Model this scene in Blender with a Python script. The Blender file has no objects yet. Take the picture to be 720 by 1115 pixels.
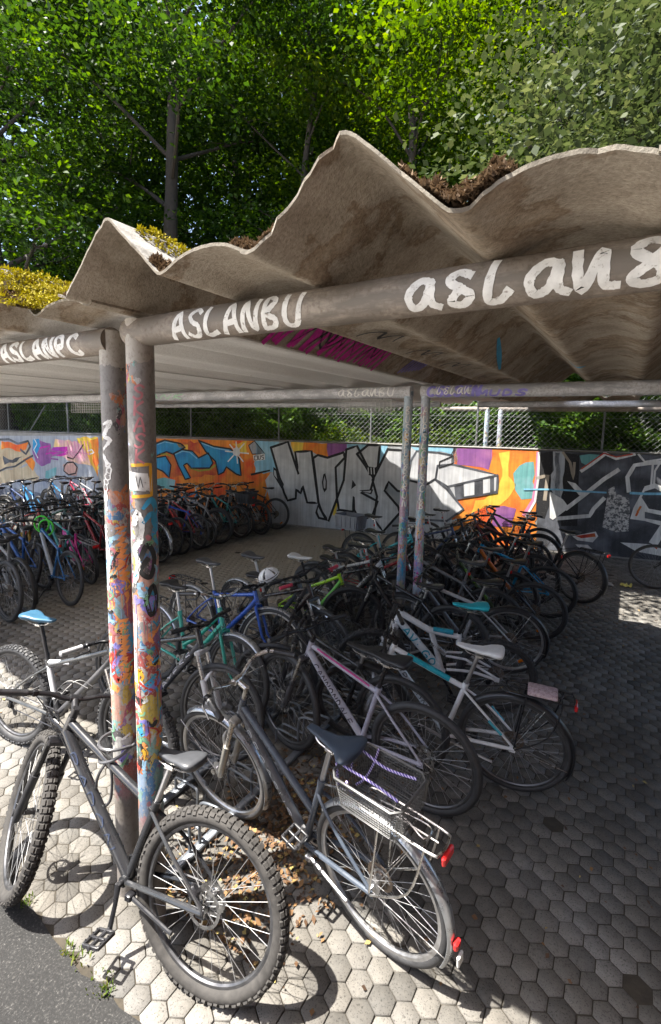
import bpy, math, random
import numpy as np
from mathutils import Matrix, Vector
R=math.radians
rng=np.random.default_rng(7); random.seed(7)
scene=bpy.context.scene; COL=scene.collection
sin,cos,pi=math.sin,math.cos,math.pi

# ------------------------------------------------------------------ mesh builder
class MB:
    def __init__(s): s.v=[]; s.f=[]
    def add(s,vs,fs):
        o=len(s.v); s.v.extend([tuple(map(float,q)) for q in vs]); s.f.extend([tuple(i+o for i in q) for q in fs])
    def tube(s,pts,r,n=8,cap=True,closed=False,flat=1.0,up=None):
        P=[Vector(q) for q in pts]; m=len(P)
        rr=r if hasattr(r,'__len__') else [r]*m
        T=[]
        for i in range(m):
            a=P[(i-1)%m] if (closed or i>0) else P[i]; b=P[(i+1)%m] if (closed or i<m-1) else P[i]
            t=(b-a); T.append(t.normalized() if t.length>1e-9 else Vector((0,0,1)))
        h=Vector(up) if up is not None else (Vector((0,0,1)) if abs(T[0].z)<.9 else Vector((1,0,0)))
        N=(h-T[0]*h.dot(T[0])).normalized(); vs=[]
        for i in range(m):
            N=(N-T[i]*N.dot(T[i]))
            N=N.normalized() if N.length>1e-6 else T[i].orthogonal().normalized()
            Bn=T[i].cross(N)
            for k in range(n):
                a=2*pi*k/n
                vs.append(P[i]+(N*(cos(a)*flat)+Bn*sin(a))*rr[i])
        fs=[]
        for i in range(m if closed else m-1):
            j=(i+1)%m
            for k in range(n):
                l=(k+1)%n; fs.append((i*n+k,i*n+l,j*n+l,j*n+k))
        if cap and not closed:
            fs.append(tuple(range(n-1,-1,-1))); fs.append(tuple((m-1)*n+k for k in range(n)))
        s.add(vs,fs)
    def box(s,c,d,rot=None,bev=0.0):
        c=Vector(c); hx,hy,hz=d[0]/2,d[1]/2,d[2]/2
        if bev<=0:
            vs=[Vector((x,y,z)) for x in(-hx,hx) for y in(-hy,hy) for z in(-hz,hz)]
            fs=[(0,1,3,2),(4,6,7,5),(0,4,5,1),(2,3,7,6),(0,2,6,4),(1,5,7,3)]
        else:
            b=bev; vs=[]
            for z,i in((-hz,b),(-hz+b,0),(hz-b,0),(hz,b)):
                for x,y in((-hx+b,-hy),(hx-b,-hy),(hx,-hy+b),(hx,hy-b),(hx-b,hy),(-hx+b,hy),(-hx,hy-b),(-hx,-hy+b)):
                    vs.append(Vector((x*(1-i/hx) if hx else 0,y*(1-i/hy) if hy else 0,z)))
            fs=[tuple(range(7,-1,-1)),tuple(24+k for k in range(8))]
            for l in range(3):
                for k in range(8): fs.append((l*8+k,l*8+(k+1)%8,l*8+8+(k+1)%8,l*8+8+k))
        if rot is not None: vs=[rot@q for q in vs]
        s.add([q+c for q in vs],fs)
    def lathe(s,prof,n=32,c=(0,0,0),closed=True,a0=0.0,a1=2*pi):
        # profile (radius, y) swept about the y axis
        full=abs(a1-a0-2*pi)<1e-6; m=len(prof); k=n if full else n+1; vs=[]
        for i in range(k):
            a=a0+(a1-a0)*i/n
            for r,y in prof: vs.append((c[0]+r*cos(a),c[1]+y,c[2]+r*sin(a)))
        fs=[]
        for i in range(n):
            j=(i+1)%k
            for q in range(m if closed else m-1):
                t=(q+1)%m; fs.append((i*m+q,i*m+t,j*m+t,j*m+q))
        if not full and closed:
            fs.append(tuple(range(m))); fs.append(tuple((k-1)*m+q for q in range(m-1,-1,-1)))
        s.add(vs,fs)
    def mesh(s,name,smooth=True):
        me=bpy.data.meshes.new(name); me.from_pydata(s.v,[],s.f); me.update()
        if smooth: smooth_mesh(me)
        return me
def smooth_mesh(me,ang=40):
    n=len(me.polygons); me.polygons.foreach_set('use_smooth',[True]*n)
    try: me.set_sharp_from_angle(angle=R(ang))
    except Exception: pass
def obj(name,me,mat=None,parent=None,mw=None):
    if isinstance(me,MB): me=me.mesh(name)
    if mat is not None and not len(me.materials): me.materials.append(mat)
    o=bpy.data.objects.new(name,me); COL.objects.link(o)
    if mat is not None and me.materials[0]!=mat:
        o.material_slots[0].link='OBJECT'; o.material_slots[0].material=mat
    if parent is not None: o.parent=parent
    if mw is not None: o.matrix_local=mw
    return o
def tag(o,label,cat,group=None,kind=None):
    o['label']=label; o['category']=cat
    if group: o['group']=group
    if kind: o['kind']=kind
    return o
def thing(name,label,cat,loc=(0,0,0),rot=(0,0,0),group=None):
    o=bpy.data.objects.new(name,None); COL.objects.link(o); o.empty_display_size=.1
    o.location=loc; o.rotation_euler=rot
    return tag(o,label,cat,group)
def struct(name,me,mat=None):
    o=obj(name,me,mat); o['kind']='structure'; return o
def quads(name,co,tint=None,smooth=False,n=4):
    """co: (N,n,3) array of separate n-gons"""
    N=co.shape[0]; me=bpy.data.meshes.new(name)
    me.vertices.add(N*n); me.vertices.foreach_set('co',co.reshape(-1).astype(np.float32))
    me.loops.add(N*n); me.loops.foreach_set('vertex_index',np.arange(N*n,dtype=np.int32))
    me.polygons.add(N); me.polygons.foreach_set('loop_start',np.arange(0,N*n,n,dtype=np.int32))
    me.update(calc_edges=True); me.validate()
    if tint is not None:
        at=me.attributes.new('tint','FLOAT','POINT'); at.data.foreach_set('value',np.repeat(tint,n).astype(np.float32))
    return me
def spline(pts,k=6):
    P=[Vector(p) for p in pts]; out=[]
    for i in range(len(P)-1):
        p0=P[max(i-1,0)];p1=P[i];p2=P[i+1];p3=P[min(i+2,len(P)-1)]
        for j in range(k):
            t=j/k; out.append(.5*((2*p1)+(p2-p0)*t+(2*p0-5*p1+4*p2-p3)*t*t+(3*p1-p0-3*p2+p3)*t**3))
    out.append(P[-1]); return out

# ------------------------------------------------------------------ materials
MATS={}
def nodes(name):
    m=bpy.data.materials.new(name); m.use_nodes=True; nt=m.node_tree; b=nt.nodes['Principled BSDF']
    MATS[name]=m; return m,nt,b
def N(nt,t,**k):
    n=nt.nodes.new(t)
    for a,v in k.items():
        if a=='ins':
            for q,w in v.items(): n.inputs[q].default_value=w
        else: setattr(n,a,v)
    return n
def L(nt,a,b): nt.links.new(a,b)
def ramp(nt,stops,interp='LINEAR'):
    r=nt.nodes.new('ShaderNodeValToRGB'); cr=r.color_ramp; cr.interpolation=interp
    while len(cr.elements)<len(stops): cr.elements.new(.5)
    for e,(p,c) in zip(cr.elements,stops): e.position=p; e.color=(*c,1) if len(c)==3 else c
    return r
def noise(nt,scale,det=4,rough=.55,vec=None,dist=0):
    n=N(nt,'ShaderNodeTexNoise',ins={'Scale':scale,'Detail':det,'Roughness':rough,'Distortion':dist})
    if vec is not None: L(nt,vec,n.inputs['Vector'])
    return n
def mix(nt,f,a,b,mode='MIX'):
    m=N(nt,'ShaderNodeMix',data_type='RGBA',blend_type=mode)
    for sock,v in ((m.inputs[0],f),(m.inputs[6],a),(m.inputs[7],b)):
        if isinstance(v,(int,float)): sock.default_value=v
        elif isinstance(v,tuple): sock.default_value=(*v,1) if len(v)==3 else v
        else: L(nt,v,sock)
    return m.outputs[2]
def bump(nt,b,h,strength=.3,dist=.01):
    n=N(nt,'ShaderNodeBump',ins={'Strength':strength,'Distance':dist}); L(nt,h,n.inputs['Height']); L(nt,n.outputs[0],b.inputs['Normal'])
def objco(nt): return N(nt,'ShaderNodeTexCoord').outputs['Object']
def simple(name,col,rough=.5,metal=0.0,var=.25,scale=14,spec=.5,coat=0,bmp=0):
    if name in MATS: return MATS[name]
    m,nt,b=nodes(name); co=objco(nt)
    n=noise(nt,scale,5,.6,co); d=tuple(c*(1-var) for c in col); e=tuple(min(1,c*(1+var*.6)) for c in col)
    r=ramp(nt,[(.3,d),(.7,e)]); L(nt,n.outputs[0],r.inputs[0]); L(nt,r.outputs[0],b.inputs['Base Color'])
    rr=N(nt,'ShaderNodeMapRange',ins={'From Min':.3,'From Max':.7,'To Min':max(.05,rough-.1),'To Max':min(1,rough+.12)})
    L(nt,n.outputs[0],rr.inputs[0]); L(nt,rr.outputs[0],b.inputs['Roughness'])
    b.inputs['Metallic'].default_value=metal; b.inputs['Specular IOR Level'].default_value=spec
    if coat: b.inputs['Coat Weight'].default_value=coat; b.inputs['Coat Roughness'].default_value=.12
    if bmp: bump(nt,b,n.outputs[0],bmp,.004)
    return m
def paint(col,rough=.28,coat=.5):
    return simple('frame_paint_%.2f_%.2f_%.2f_%.1f'%(*col,rough),col,rough,0.0,.12,9,.5,coat)
RUBBER=simple('tyre_rubber',(.036,.036,.038),.6,var=.4,scale=40,spec=.5)
RUBBERG=simple('dusty_tyre_rubber',(.075,.07,.066),.8,var=.5,scale=30,spec=.3)
BLACK=simple('black_plastic',(.028,.028,.031),.38,var=.3)
BLKM=simple('black_metal',(.022,.022,.025),.3,.3,var=.2)
SPOKE=simple('spoke_steel',(.3,.3,.3),.55,.6,var=.2)
STEEL=simple('brushed_steel',(.62,.61,.6),.28,1.0,var=.25,scale=30)
ALU=simple('grey_aluminium',(.48,.48,.49),.38,.9,var=.2,scale=24)
DALU=simple('dark_aluminium',(.12,.12,.125),.38,.8,var=.3,scale=24)
RUSTY=simple('old_steel',(.25,.2,.16),.5,.8,var=.4,scale=60)
RED=simple('red_plastic',(.55,.02,.02),.2,var=.1)
ORANGE=simple('orange_reflector',(.8,.22,.01),.2,var=.1)
CLEAR=simple('clear_lamp_plastic',(.75,.75,.72),.1,var=.1)
WHITE=simple('white_plastic',(.75,.75,.74),.35,var=.08)
CABLE=simple('cable_black',(.015,.015,.016),.4,var=.1)
SECOND=dict(orange=(.8,.1,.02),yellow=(.85,.4,.04),blue=(.02,.2,.5),skyblue=(.45,.68,.8),purple=(.4,.15,.35),teal=(.3,.5,.55),pink=(.8,.55,.25),magenta=(.4,.03,.4),beige=(.5,.36,.22),slate=(.16,.17,.2),slate2=(.1,.1,.13),silver=(.47,.48,.51),lgrey=(.45,.5,.56),grey=(.3,.33,.4),chalk=(.12,.12,.13),red=(.7,.2,.03),white=(.68,.67,.66))
def flatpaint(name,col,worn=.12):
    m,nt,b=nodes('wall_paint_'+name); co=objco(nt)
    n=noise(nt,5,6,.65,co); d=tuple(c*(1-worn) for c in col); e=tuple(min(1,c*(1+worn*.4)) for c in col)
    r=ramp(nt,[(.35,d),(.65,e)]); L(nt,n.outputs[0],r.inputs[0])
    if name in SECOND:
        nb=noise(nt,2.2 if name!='chalk' else 14,3 if name!='chalk' else 6,.5 if name!='chalk' else .75,co); r0=ramp(nt,[(.45 if name!='chalk' else .48,(0,0,0)),(.66 if name!='chalk' else .53,(1,1,1))]); L(nt,nb.outputs[0],r0.inputs[0]); rr=type('o',(),{})(); rr.outputs=[mix(nt,r0.outputs[0],r.outputs[0],SECOND[name])]; r=rr
    n2=noise(nt,70,3,.7,co); r2=ramp(nt,[(.66,(0,0,0)),(.72,(1,1,1))]); L(nt,n2.outputs[0],r2.inputs[0])
    # vertical board marks of the shuttering and small chips through to the concrete
    sx=N(nt,'ShaderNodeMapping',ins={'Scale':(16,16,.6)}); L(nt,co,sx.inputs[0]); n3=noise(nt,1,3,.6,sx.outputs[0])
    r3=ramp(nt,[(.3,(.72,.72,.72)),(.6,(1,1,1))]); L(nt,n3.outputs[0],r3.inputs[0])
    c=mix(nt,r2.outputs[0],r.outputs[0],(.36,.35,.33)); c=mix(nt,1.0,c,r3.outputs[0],'MULTIPLY')
    L(nt,c,b.inputs['Base Color']); b.inputs['Roughness'].default_value=.75
    bump(nt,b,n3.outputs[0],.25,.01)
    return m
# ------------------------------------------------------------------ ground
def m_paver():
    m,nt,b=nodes('hex_paver_concrete'); co=objco(nt)
    at=N(nt,'ShaderNodeAttribute',attribute_name='tint')
    r=ramp(nt,[(0,(.10,.098,.094)),(.5,(.165,.161,.154)),(1,(.215,.21,.2))]); L(nt,at.outputs['Fac'],r.inputs[0])
    n1=noise(nt,150,3,.7,co); r1=ramp(nt,[(.36,(.35,.34,.33)),(.44,(1,1,1))]); L(nt,n1.outputs[0],r1.inputs[0])
    n2=noise(nt,1.3,5,.6,co); r2=ramp(nt,[(.3,(.55,.51,.46)),(.5,(.82,.79,.74)),(.68,(1,1,1))]); L(nt,n2.outputs[0],r2.inputs[0])
    n3=noise(nt,45,5,.7,co); r3=ramp(nt,[(.3,(.8,.8,.8)),(.7,(1.06,1.05,1.03))]); L(nt,n3.outputs[0],r3.inputs[0])
    c=mix(nt,1.0,r.outputs[0],r1.outputs[0],'MULTIPLY'); c=mix(nt,1.0,c,r2.outputs[0],'MULTIPLY'); c=mix(nt,1.0,c,r3.outputs[0],'MULTIPLY')
    # dry sand over the aisle, made paler to stand in for missing light
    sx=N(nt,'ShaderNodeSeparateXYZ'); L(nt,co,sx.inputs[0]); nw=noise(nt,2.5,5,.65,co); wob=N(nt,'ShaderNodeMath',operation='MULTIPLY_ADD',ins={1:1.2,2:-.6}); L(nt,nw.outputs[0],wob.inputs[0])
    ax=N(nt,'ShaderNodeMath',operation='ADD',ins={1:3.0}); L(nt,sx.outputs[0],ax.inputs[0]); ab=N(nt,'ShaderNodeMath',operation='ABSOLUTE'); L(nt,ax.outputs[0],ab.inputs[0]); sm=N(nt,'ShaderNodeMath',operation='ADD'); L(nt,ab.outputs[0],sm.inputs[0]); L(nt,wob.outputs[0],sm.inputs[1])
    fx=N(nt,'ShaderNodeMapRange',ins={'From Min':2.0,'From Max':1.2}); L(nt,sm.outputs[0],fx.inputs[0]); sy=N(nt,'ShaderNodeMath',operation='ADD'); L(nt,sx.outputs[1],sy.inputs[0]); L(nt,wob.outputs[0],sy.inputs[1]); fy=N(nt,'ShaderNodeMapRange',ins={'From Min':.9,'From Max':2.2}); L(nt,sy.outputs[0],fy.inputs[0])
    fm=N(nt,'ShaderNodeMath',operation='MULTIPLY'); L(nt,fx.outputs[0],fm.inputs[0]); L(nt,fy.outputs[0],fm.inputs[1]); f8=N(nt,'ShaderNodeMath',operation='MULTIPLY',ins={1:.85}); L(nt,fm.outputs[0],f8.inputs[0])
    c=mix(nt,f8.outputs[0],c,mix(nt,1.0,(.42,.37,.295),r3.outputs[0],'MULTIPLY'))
    L(nt,c,b.inputs['Base Color']); b.inputs['Roughness'].default_value=.85
    bump(nt,b,n1.outputs[0],.35,.004); return m
def m_soil():
    m,nt,b=nodes('joint_soil'); co=objco(nt); n=noise(nt,9,6,.7,co)
    r=ramp(nt,[(.3,(.02,.017,.012)),(.7,(.06,.05,.036))]); L(nt,n.outputs[0],r.inputs[0]); L(nt,r.outputs[0],b.inputs['Base Color']); b.inputs['Roughness'].default_value=.95
    bump(nt,b,n.outputs[0],.5,.01); return m
def m_asphalt():
    m,nt,b=nodes('old_asphalt'); co=objco(nt); n=noise(nt,110,4,.75,co); n2=noise(nt,2,5,.6,co)
    r=ramp(nt,[(.3,(.007,.007,.007)),(.56,(.02,.02,.02)),(.66,(.075,.073,.07)),(.76,(.18,.175,.165))]); L(nt,n.outputs[0],r.inputs[0])
    r2=ramp(nt,[(.3,(.75,.75,.75)),(.7,(1.1,1.08,1.05))]); L(nt,n2.outputs[0],r2.inputs[0])
    L(nt,mix(nt,1.0,r.outputs[0],r2.outputs[0],'MULTIPLY'),b.inputs['Base Color']); b.inputs['Roughness'].default_value=.9
    bump(nt,b,n.outputs[0],.6,.004); return m
mb=MB(); mb.add([(-300,-300,-.007),(300,-300,-.007),(300,300,-.007),(-300,300,-.007)],[(0,1,2,3)])
struct('ground',mb,m_soil())
# asphalt lane in front of the paving (top 6 mm below the paver tops)
mb=MB(); xs=np.arange(-14,12.01,.12)
top=[(x,-.30+.012*sin(x*9)+.01*sin(x*23.7+1)+.006*sin(x*51),.006+.004*sin(x*31)) for x in xs]
for i in range(len(xs)-1):
    a,b_=top[i],top[i+1]
    mb.add([(a[0],-14,-.002),(b_[0],-14,-.002),b_,a,(a[0],a[1],-.012),(b_[0],b_[1],-.012)],[(0,1,2,3),(3,2,5,4)])
struct('road',mb,m_asphalt())
# hexagonal pavers, 106 mm pitch
def pavers(x0,x1,y0,y1,pitch=.1065):
    dy=pitch*.866; prof=[(.955,0.0),(.90,.0)]
    V=[];F=[];tint=[]
    rows=int((y1-y0)/dy); cols=int((x1-x0)/pitch)
    a=np.arange(6)*pi/3+pi/6; hx=np.cos(a); hy=np.sin(a); rad=pitch/2/cos(pi/6)
    base=[]
    for j in range(rows):
        for i in range(cols):
            base.append((x0+(i+.5*(j&1))*pitch,y0+j*dy+rad*.6))
    B=np.array(base); n=len(B)
    tilt=rng.normal(0,.005,(n,2)); hgt=rng.normal(0,.0011,n)+.004*np.sin(B[:,0]*1.7+B[:,1]*1.1); t=np.clip(rng.normal(.5,.26,n)-np.where(rng.random(n)<.05,.3,0),0,1); hgt-=np.where(rng.random(n)<.06,.002,0)
    rings=[(.955,-.016),(.955,-.0024),(.912,0.0)]
    co=np.zeros((n,18,3))
    for k,(s,z) in enumerate(rings):
        jit=1+rng.normal(0,.006,(n,6))
        X=hx[None]*rad*s*jit; Y=hy[None]*rad*s*jit
        co[:,k*6:k*6+6,0]=B[:,0:1]+X; co[:,k*6:k*6+6,1]=B[:,1:2]+Y
        co[:,k*6:k*6+6,2]=z+(hgt[:,None]+X*tilt[:,0:1]+Y*tilt[:,1:2] if k>0 else 0)
    fs=[]
    loc=[(0,1,7,6),(1,2,8,7),(2,3,9,8),(3,4,10,9),(4,5,11,10),(5,0,6,11),(6,7,13,12),(7,8,14,13),(8,9,15,14),(9,10,16,15),(10,11,17,16),(11,6,12,17)]
    hexf=(12,13,14,15,16,17)
    off=(np.arange(n)*18)
    me=bpy.data.meshes.new('paving')
    me.vertices.add(n*18); me.vertices.foreach_set('co',co.reshape(-1).astype(np.float32))
    lq=np.array(loc).reshape(-1); lt=np.concatenate([lq,np.array(hexf)])
    li=(off[:,None]+lt[None]).reshape(-1)
    me.loops.add(len(li)); me.loops.foreach_set('vertex_index',li.astype(np.int32))
    st=np.concatenate([np.arange(12)*4,[48]]); ls=(np.arange(n)*54)[:,None]+st[None]
    me.polygons.add(n*13); me.polygons.foreach_set('loop_start',ls.reshape(-1).astype(np.int32))
    me.update(calc_edges=True)
    at=me.attributes.new('tint','FLOAT','POINT'); at.data.foreach_set('value',np.repeat(t,18).astype(np.float32))
    return me
mb=MB(); mb.add([(-40,-40,.007),(.6,-40,.007),(.6,-1.9,.007),(-40,-1.9,.007)],[(0,1,2,3)])
struct('bounce_pavement',mb,simple('pale_concrete',(.55,.52,.48),.85,var=.15,scale=3))  # unseen pale slab added to bounce sunlight up under the roof
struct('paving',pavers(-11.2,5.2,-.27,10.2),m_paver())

# scattered dry leaves between the racks and along the wall foot
def litter():
    n=3800; P=np.zeros((n,3))
    k=rng.random(n)
    P[:,0]=np.where(k<.75,rng.normal(.1,.33,n),rng.uniform(-4,3,n)); P[:,1]=np.where(k<.75,rng.uniform(.1,6.5,n),rng.uniform(.3,8,n))
    near=k<.55; P[near,0]=rng.normal(.22,.2,near.sum()); P[near,1]=rng.normal(.75,.38,near.sum()).clip(.12,2.2)
    P[:,2]=rng.uniform(.006,.022,n)
    a=rng.uniform(0,2*pi,n); s=rng.uniform(.006,.02,n); t=rng.normal(0,.35,(n,2))
    U=np.stack([np.cos(a),np.sin(a),t[:,0]],1)*s[:,None]; W=np.stack([-np.sin(a),np.cos(a),t[:,1]],1)*s[:,None]*.6
    co=np.stack([P-U,P-W+[0,0,.003],P+U,P+W+[0,0,.003]],1); co[:,:,2]=np.maximum(co[:,:,2],.004)
    return quads('leaf_litter',co,rng.random(n))
m,nt,b=nodes('dry_leaf'); at=N(nt,'ShaderNodeAttribute',attribute_name='tint')
r=ramp(nt,[(0,(.04,.022,.012)),(.5,(.11,.055,.022)),(.85,(.22,.12,.045)),(1,(.3,.25,.08))]); L(nt,at.outputs['Fac'],r.inputs[0]); L(nt,r.outputs[0],b.inputs['Base Color']); b.inputs['Roughness'].default_value=.8
o=obj('leaf_litter',litter(),m); tag(o,'brown dry leaves scattered on the pavers between the bicycle racks','leaves',kind='stuff')
# weeds at the paving edge
def tufts(spots,n,h,s):
    co=[];t=[]
    for (x,y,z,rad) in spots:
        for _ in range(n):
            a=rng.uniform(0,2*pi); d=rng.random()**.5*rad; px,py=x+d*cos(a),y+d*sin(a); b_=rng.uniform(0,2*pi); l=h*rng.uniform(.5,1.2); le=rng.uniform(.2,.9)
            d1=Vector((cos(b_),sin(b_),0)); w=Vector((-d1.y,d1.x,0))*s*rng.uniform(.6,1.3); p=Vector((px,py,z)); m_=p+d1*l*le*.4+Vector((0,0,l*.6)); e=p+d1*l*le+Vector((0,0,l))
            co.append([p-w*.4,m_-w,e,m_+w]); t.append(rng.random())
    return np.array([[tuple(q) for q in c] for c in co]),np.array(t)
def m_leafy(name,c0,c1,c2,trans=.35,rough=.5,hue=.475):
    m,nt,b=nodes(name); at=N(nt,'ShaderNodeAttribute',attribute_name='tint')
    r=ramp(nt,[(0,c0),(.55,c1),(1,c2)]); L(nt,at.outputs['Fac'],r.inputs[0]); L(nt,r.outputs[0],b.inputs['Base Color']); b.inputs['Roughness'].default_value=rough
    b.inputs['Specular IOR Level'].default_value=.22
    tr=N(nt,'ShaderNodeBsdfTranslucent'); hs=N(nt,'ShaderNodeHueSaturation',ins={'Hue':hue,'Saturation':1.1,'Value':1.9}); L(nt,r.outputs[0],hs.inputs['Color']); L(nt,hs.outputs[0],tr.inputs['Color'])
    mx=N(nt,'ShaderNodeMixShader',ins={0:trans}); L(nt,b.outputs[0],mx.inputs[1]); L(nt,tr.outputs[0],mx.inputs[2]); L(nt,mx.outputs[0],nt.nodes['Material Output'].inputs[0])
    return m
WEED=m_leafy('weed_leaf',(.05,.09,.015),(.09,.14,.02),(.2,.2,.05))
co,t=tufts([(-.14,-.28,.0,.05),(.02,-.285,.0,.06),(-.22,-.29,0,.03),(.07,-.29,0,.03),(-.6,-.28,0,.04)],26,.028,.004)
o=obj('weeds',quads('weeds',co,t),WEED); tag(o,'small green weeds growing in the joint between asphalt and pavers','weeds',kind='stuff')

# ------------------------------------------------------------------ painted wall
WA=R(12.73); WO=Vector((-4.444,7.725,0)); WD=Vector((cos(WA),sin(WA),0)); WN=Vector((sin(WA),-cos(WA),0))
WALL=thing('graffiti_wall','long concrete wall covered with colourful graffiti murals behind the bicycles','wall',WO,(0,0,WA))
# local frame: x along the wall, -y towards the bikes
m,nt,b=nodes('wall_concrete'); co_=objco(nt); n=noise(nt,6,6,.65,co_); r=ramp(nt,[(.3,(.2,.19,.18)),(.7,(.33,.32,.3))]); L(nt,n.outputs[0],r.inputs[0]); L(nt,r.outputs[0],b.inputs['Base Color']); b.inputs['Roughness'].default_value=.85; bump(nt,b,n.outputs[0],.3,.01)
WCON=m
mb=MB()
for k in range(-9,8): mb.box((k*2.6+1.3,.11,.99),(2.594,.2,2.0),bev=.006)
obj('panel',mb,WCON,WALL)
mb=MB()
for k in range(-5,4): mb.box((k*5.2+2.6,.11,2.012),(5.19,.225,.022),bev=.005)
obj('coping',mb,WCON,WALL)
PAL=dict(grey=(.42,.44,.48),lgrey=(.55,.57,.6),slate=(.055,.058,.068),slate2=(.2,.22,.26),beige=(.62,.5,.33),skin=(.6,.35,.3),orange=(.85,.28,.03),yellow=(.85,.62,.08),blue=(.03,.33,.62),purple=(.26,.09,.3),
 magenta=(.62,.02,.36),pink=(.78,.42,.5),rose=(.75,.25,.42),teal=(.16,.42,.42),white=(.86,.86,.85),dark=(.015,.015,.018),black=(.02,.02,.022),red=(.55,.05,.03),olive=(.35,.35,.04),lblue=(.25,.58,.8),skyblue=(.28,.55,.72),
 silver=(.64,.65,.67),tan=(.4,.34,.27),chalk=(.7,.68,.66))
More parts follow.
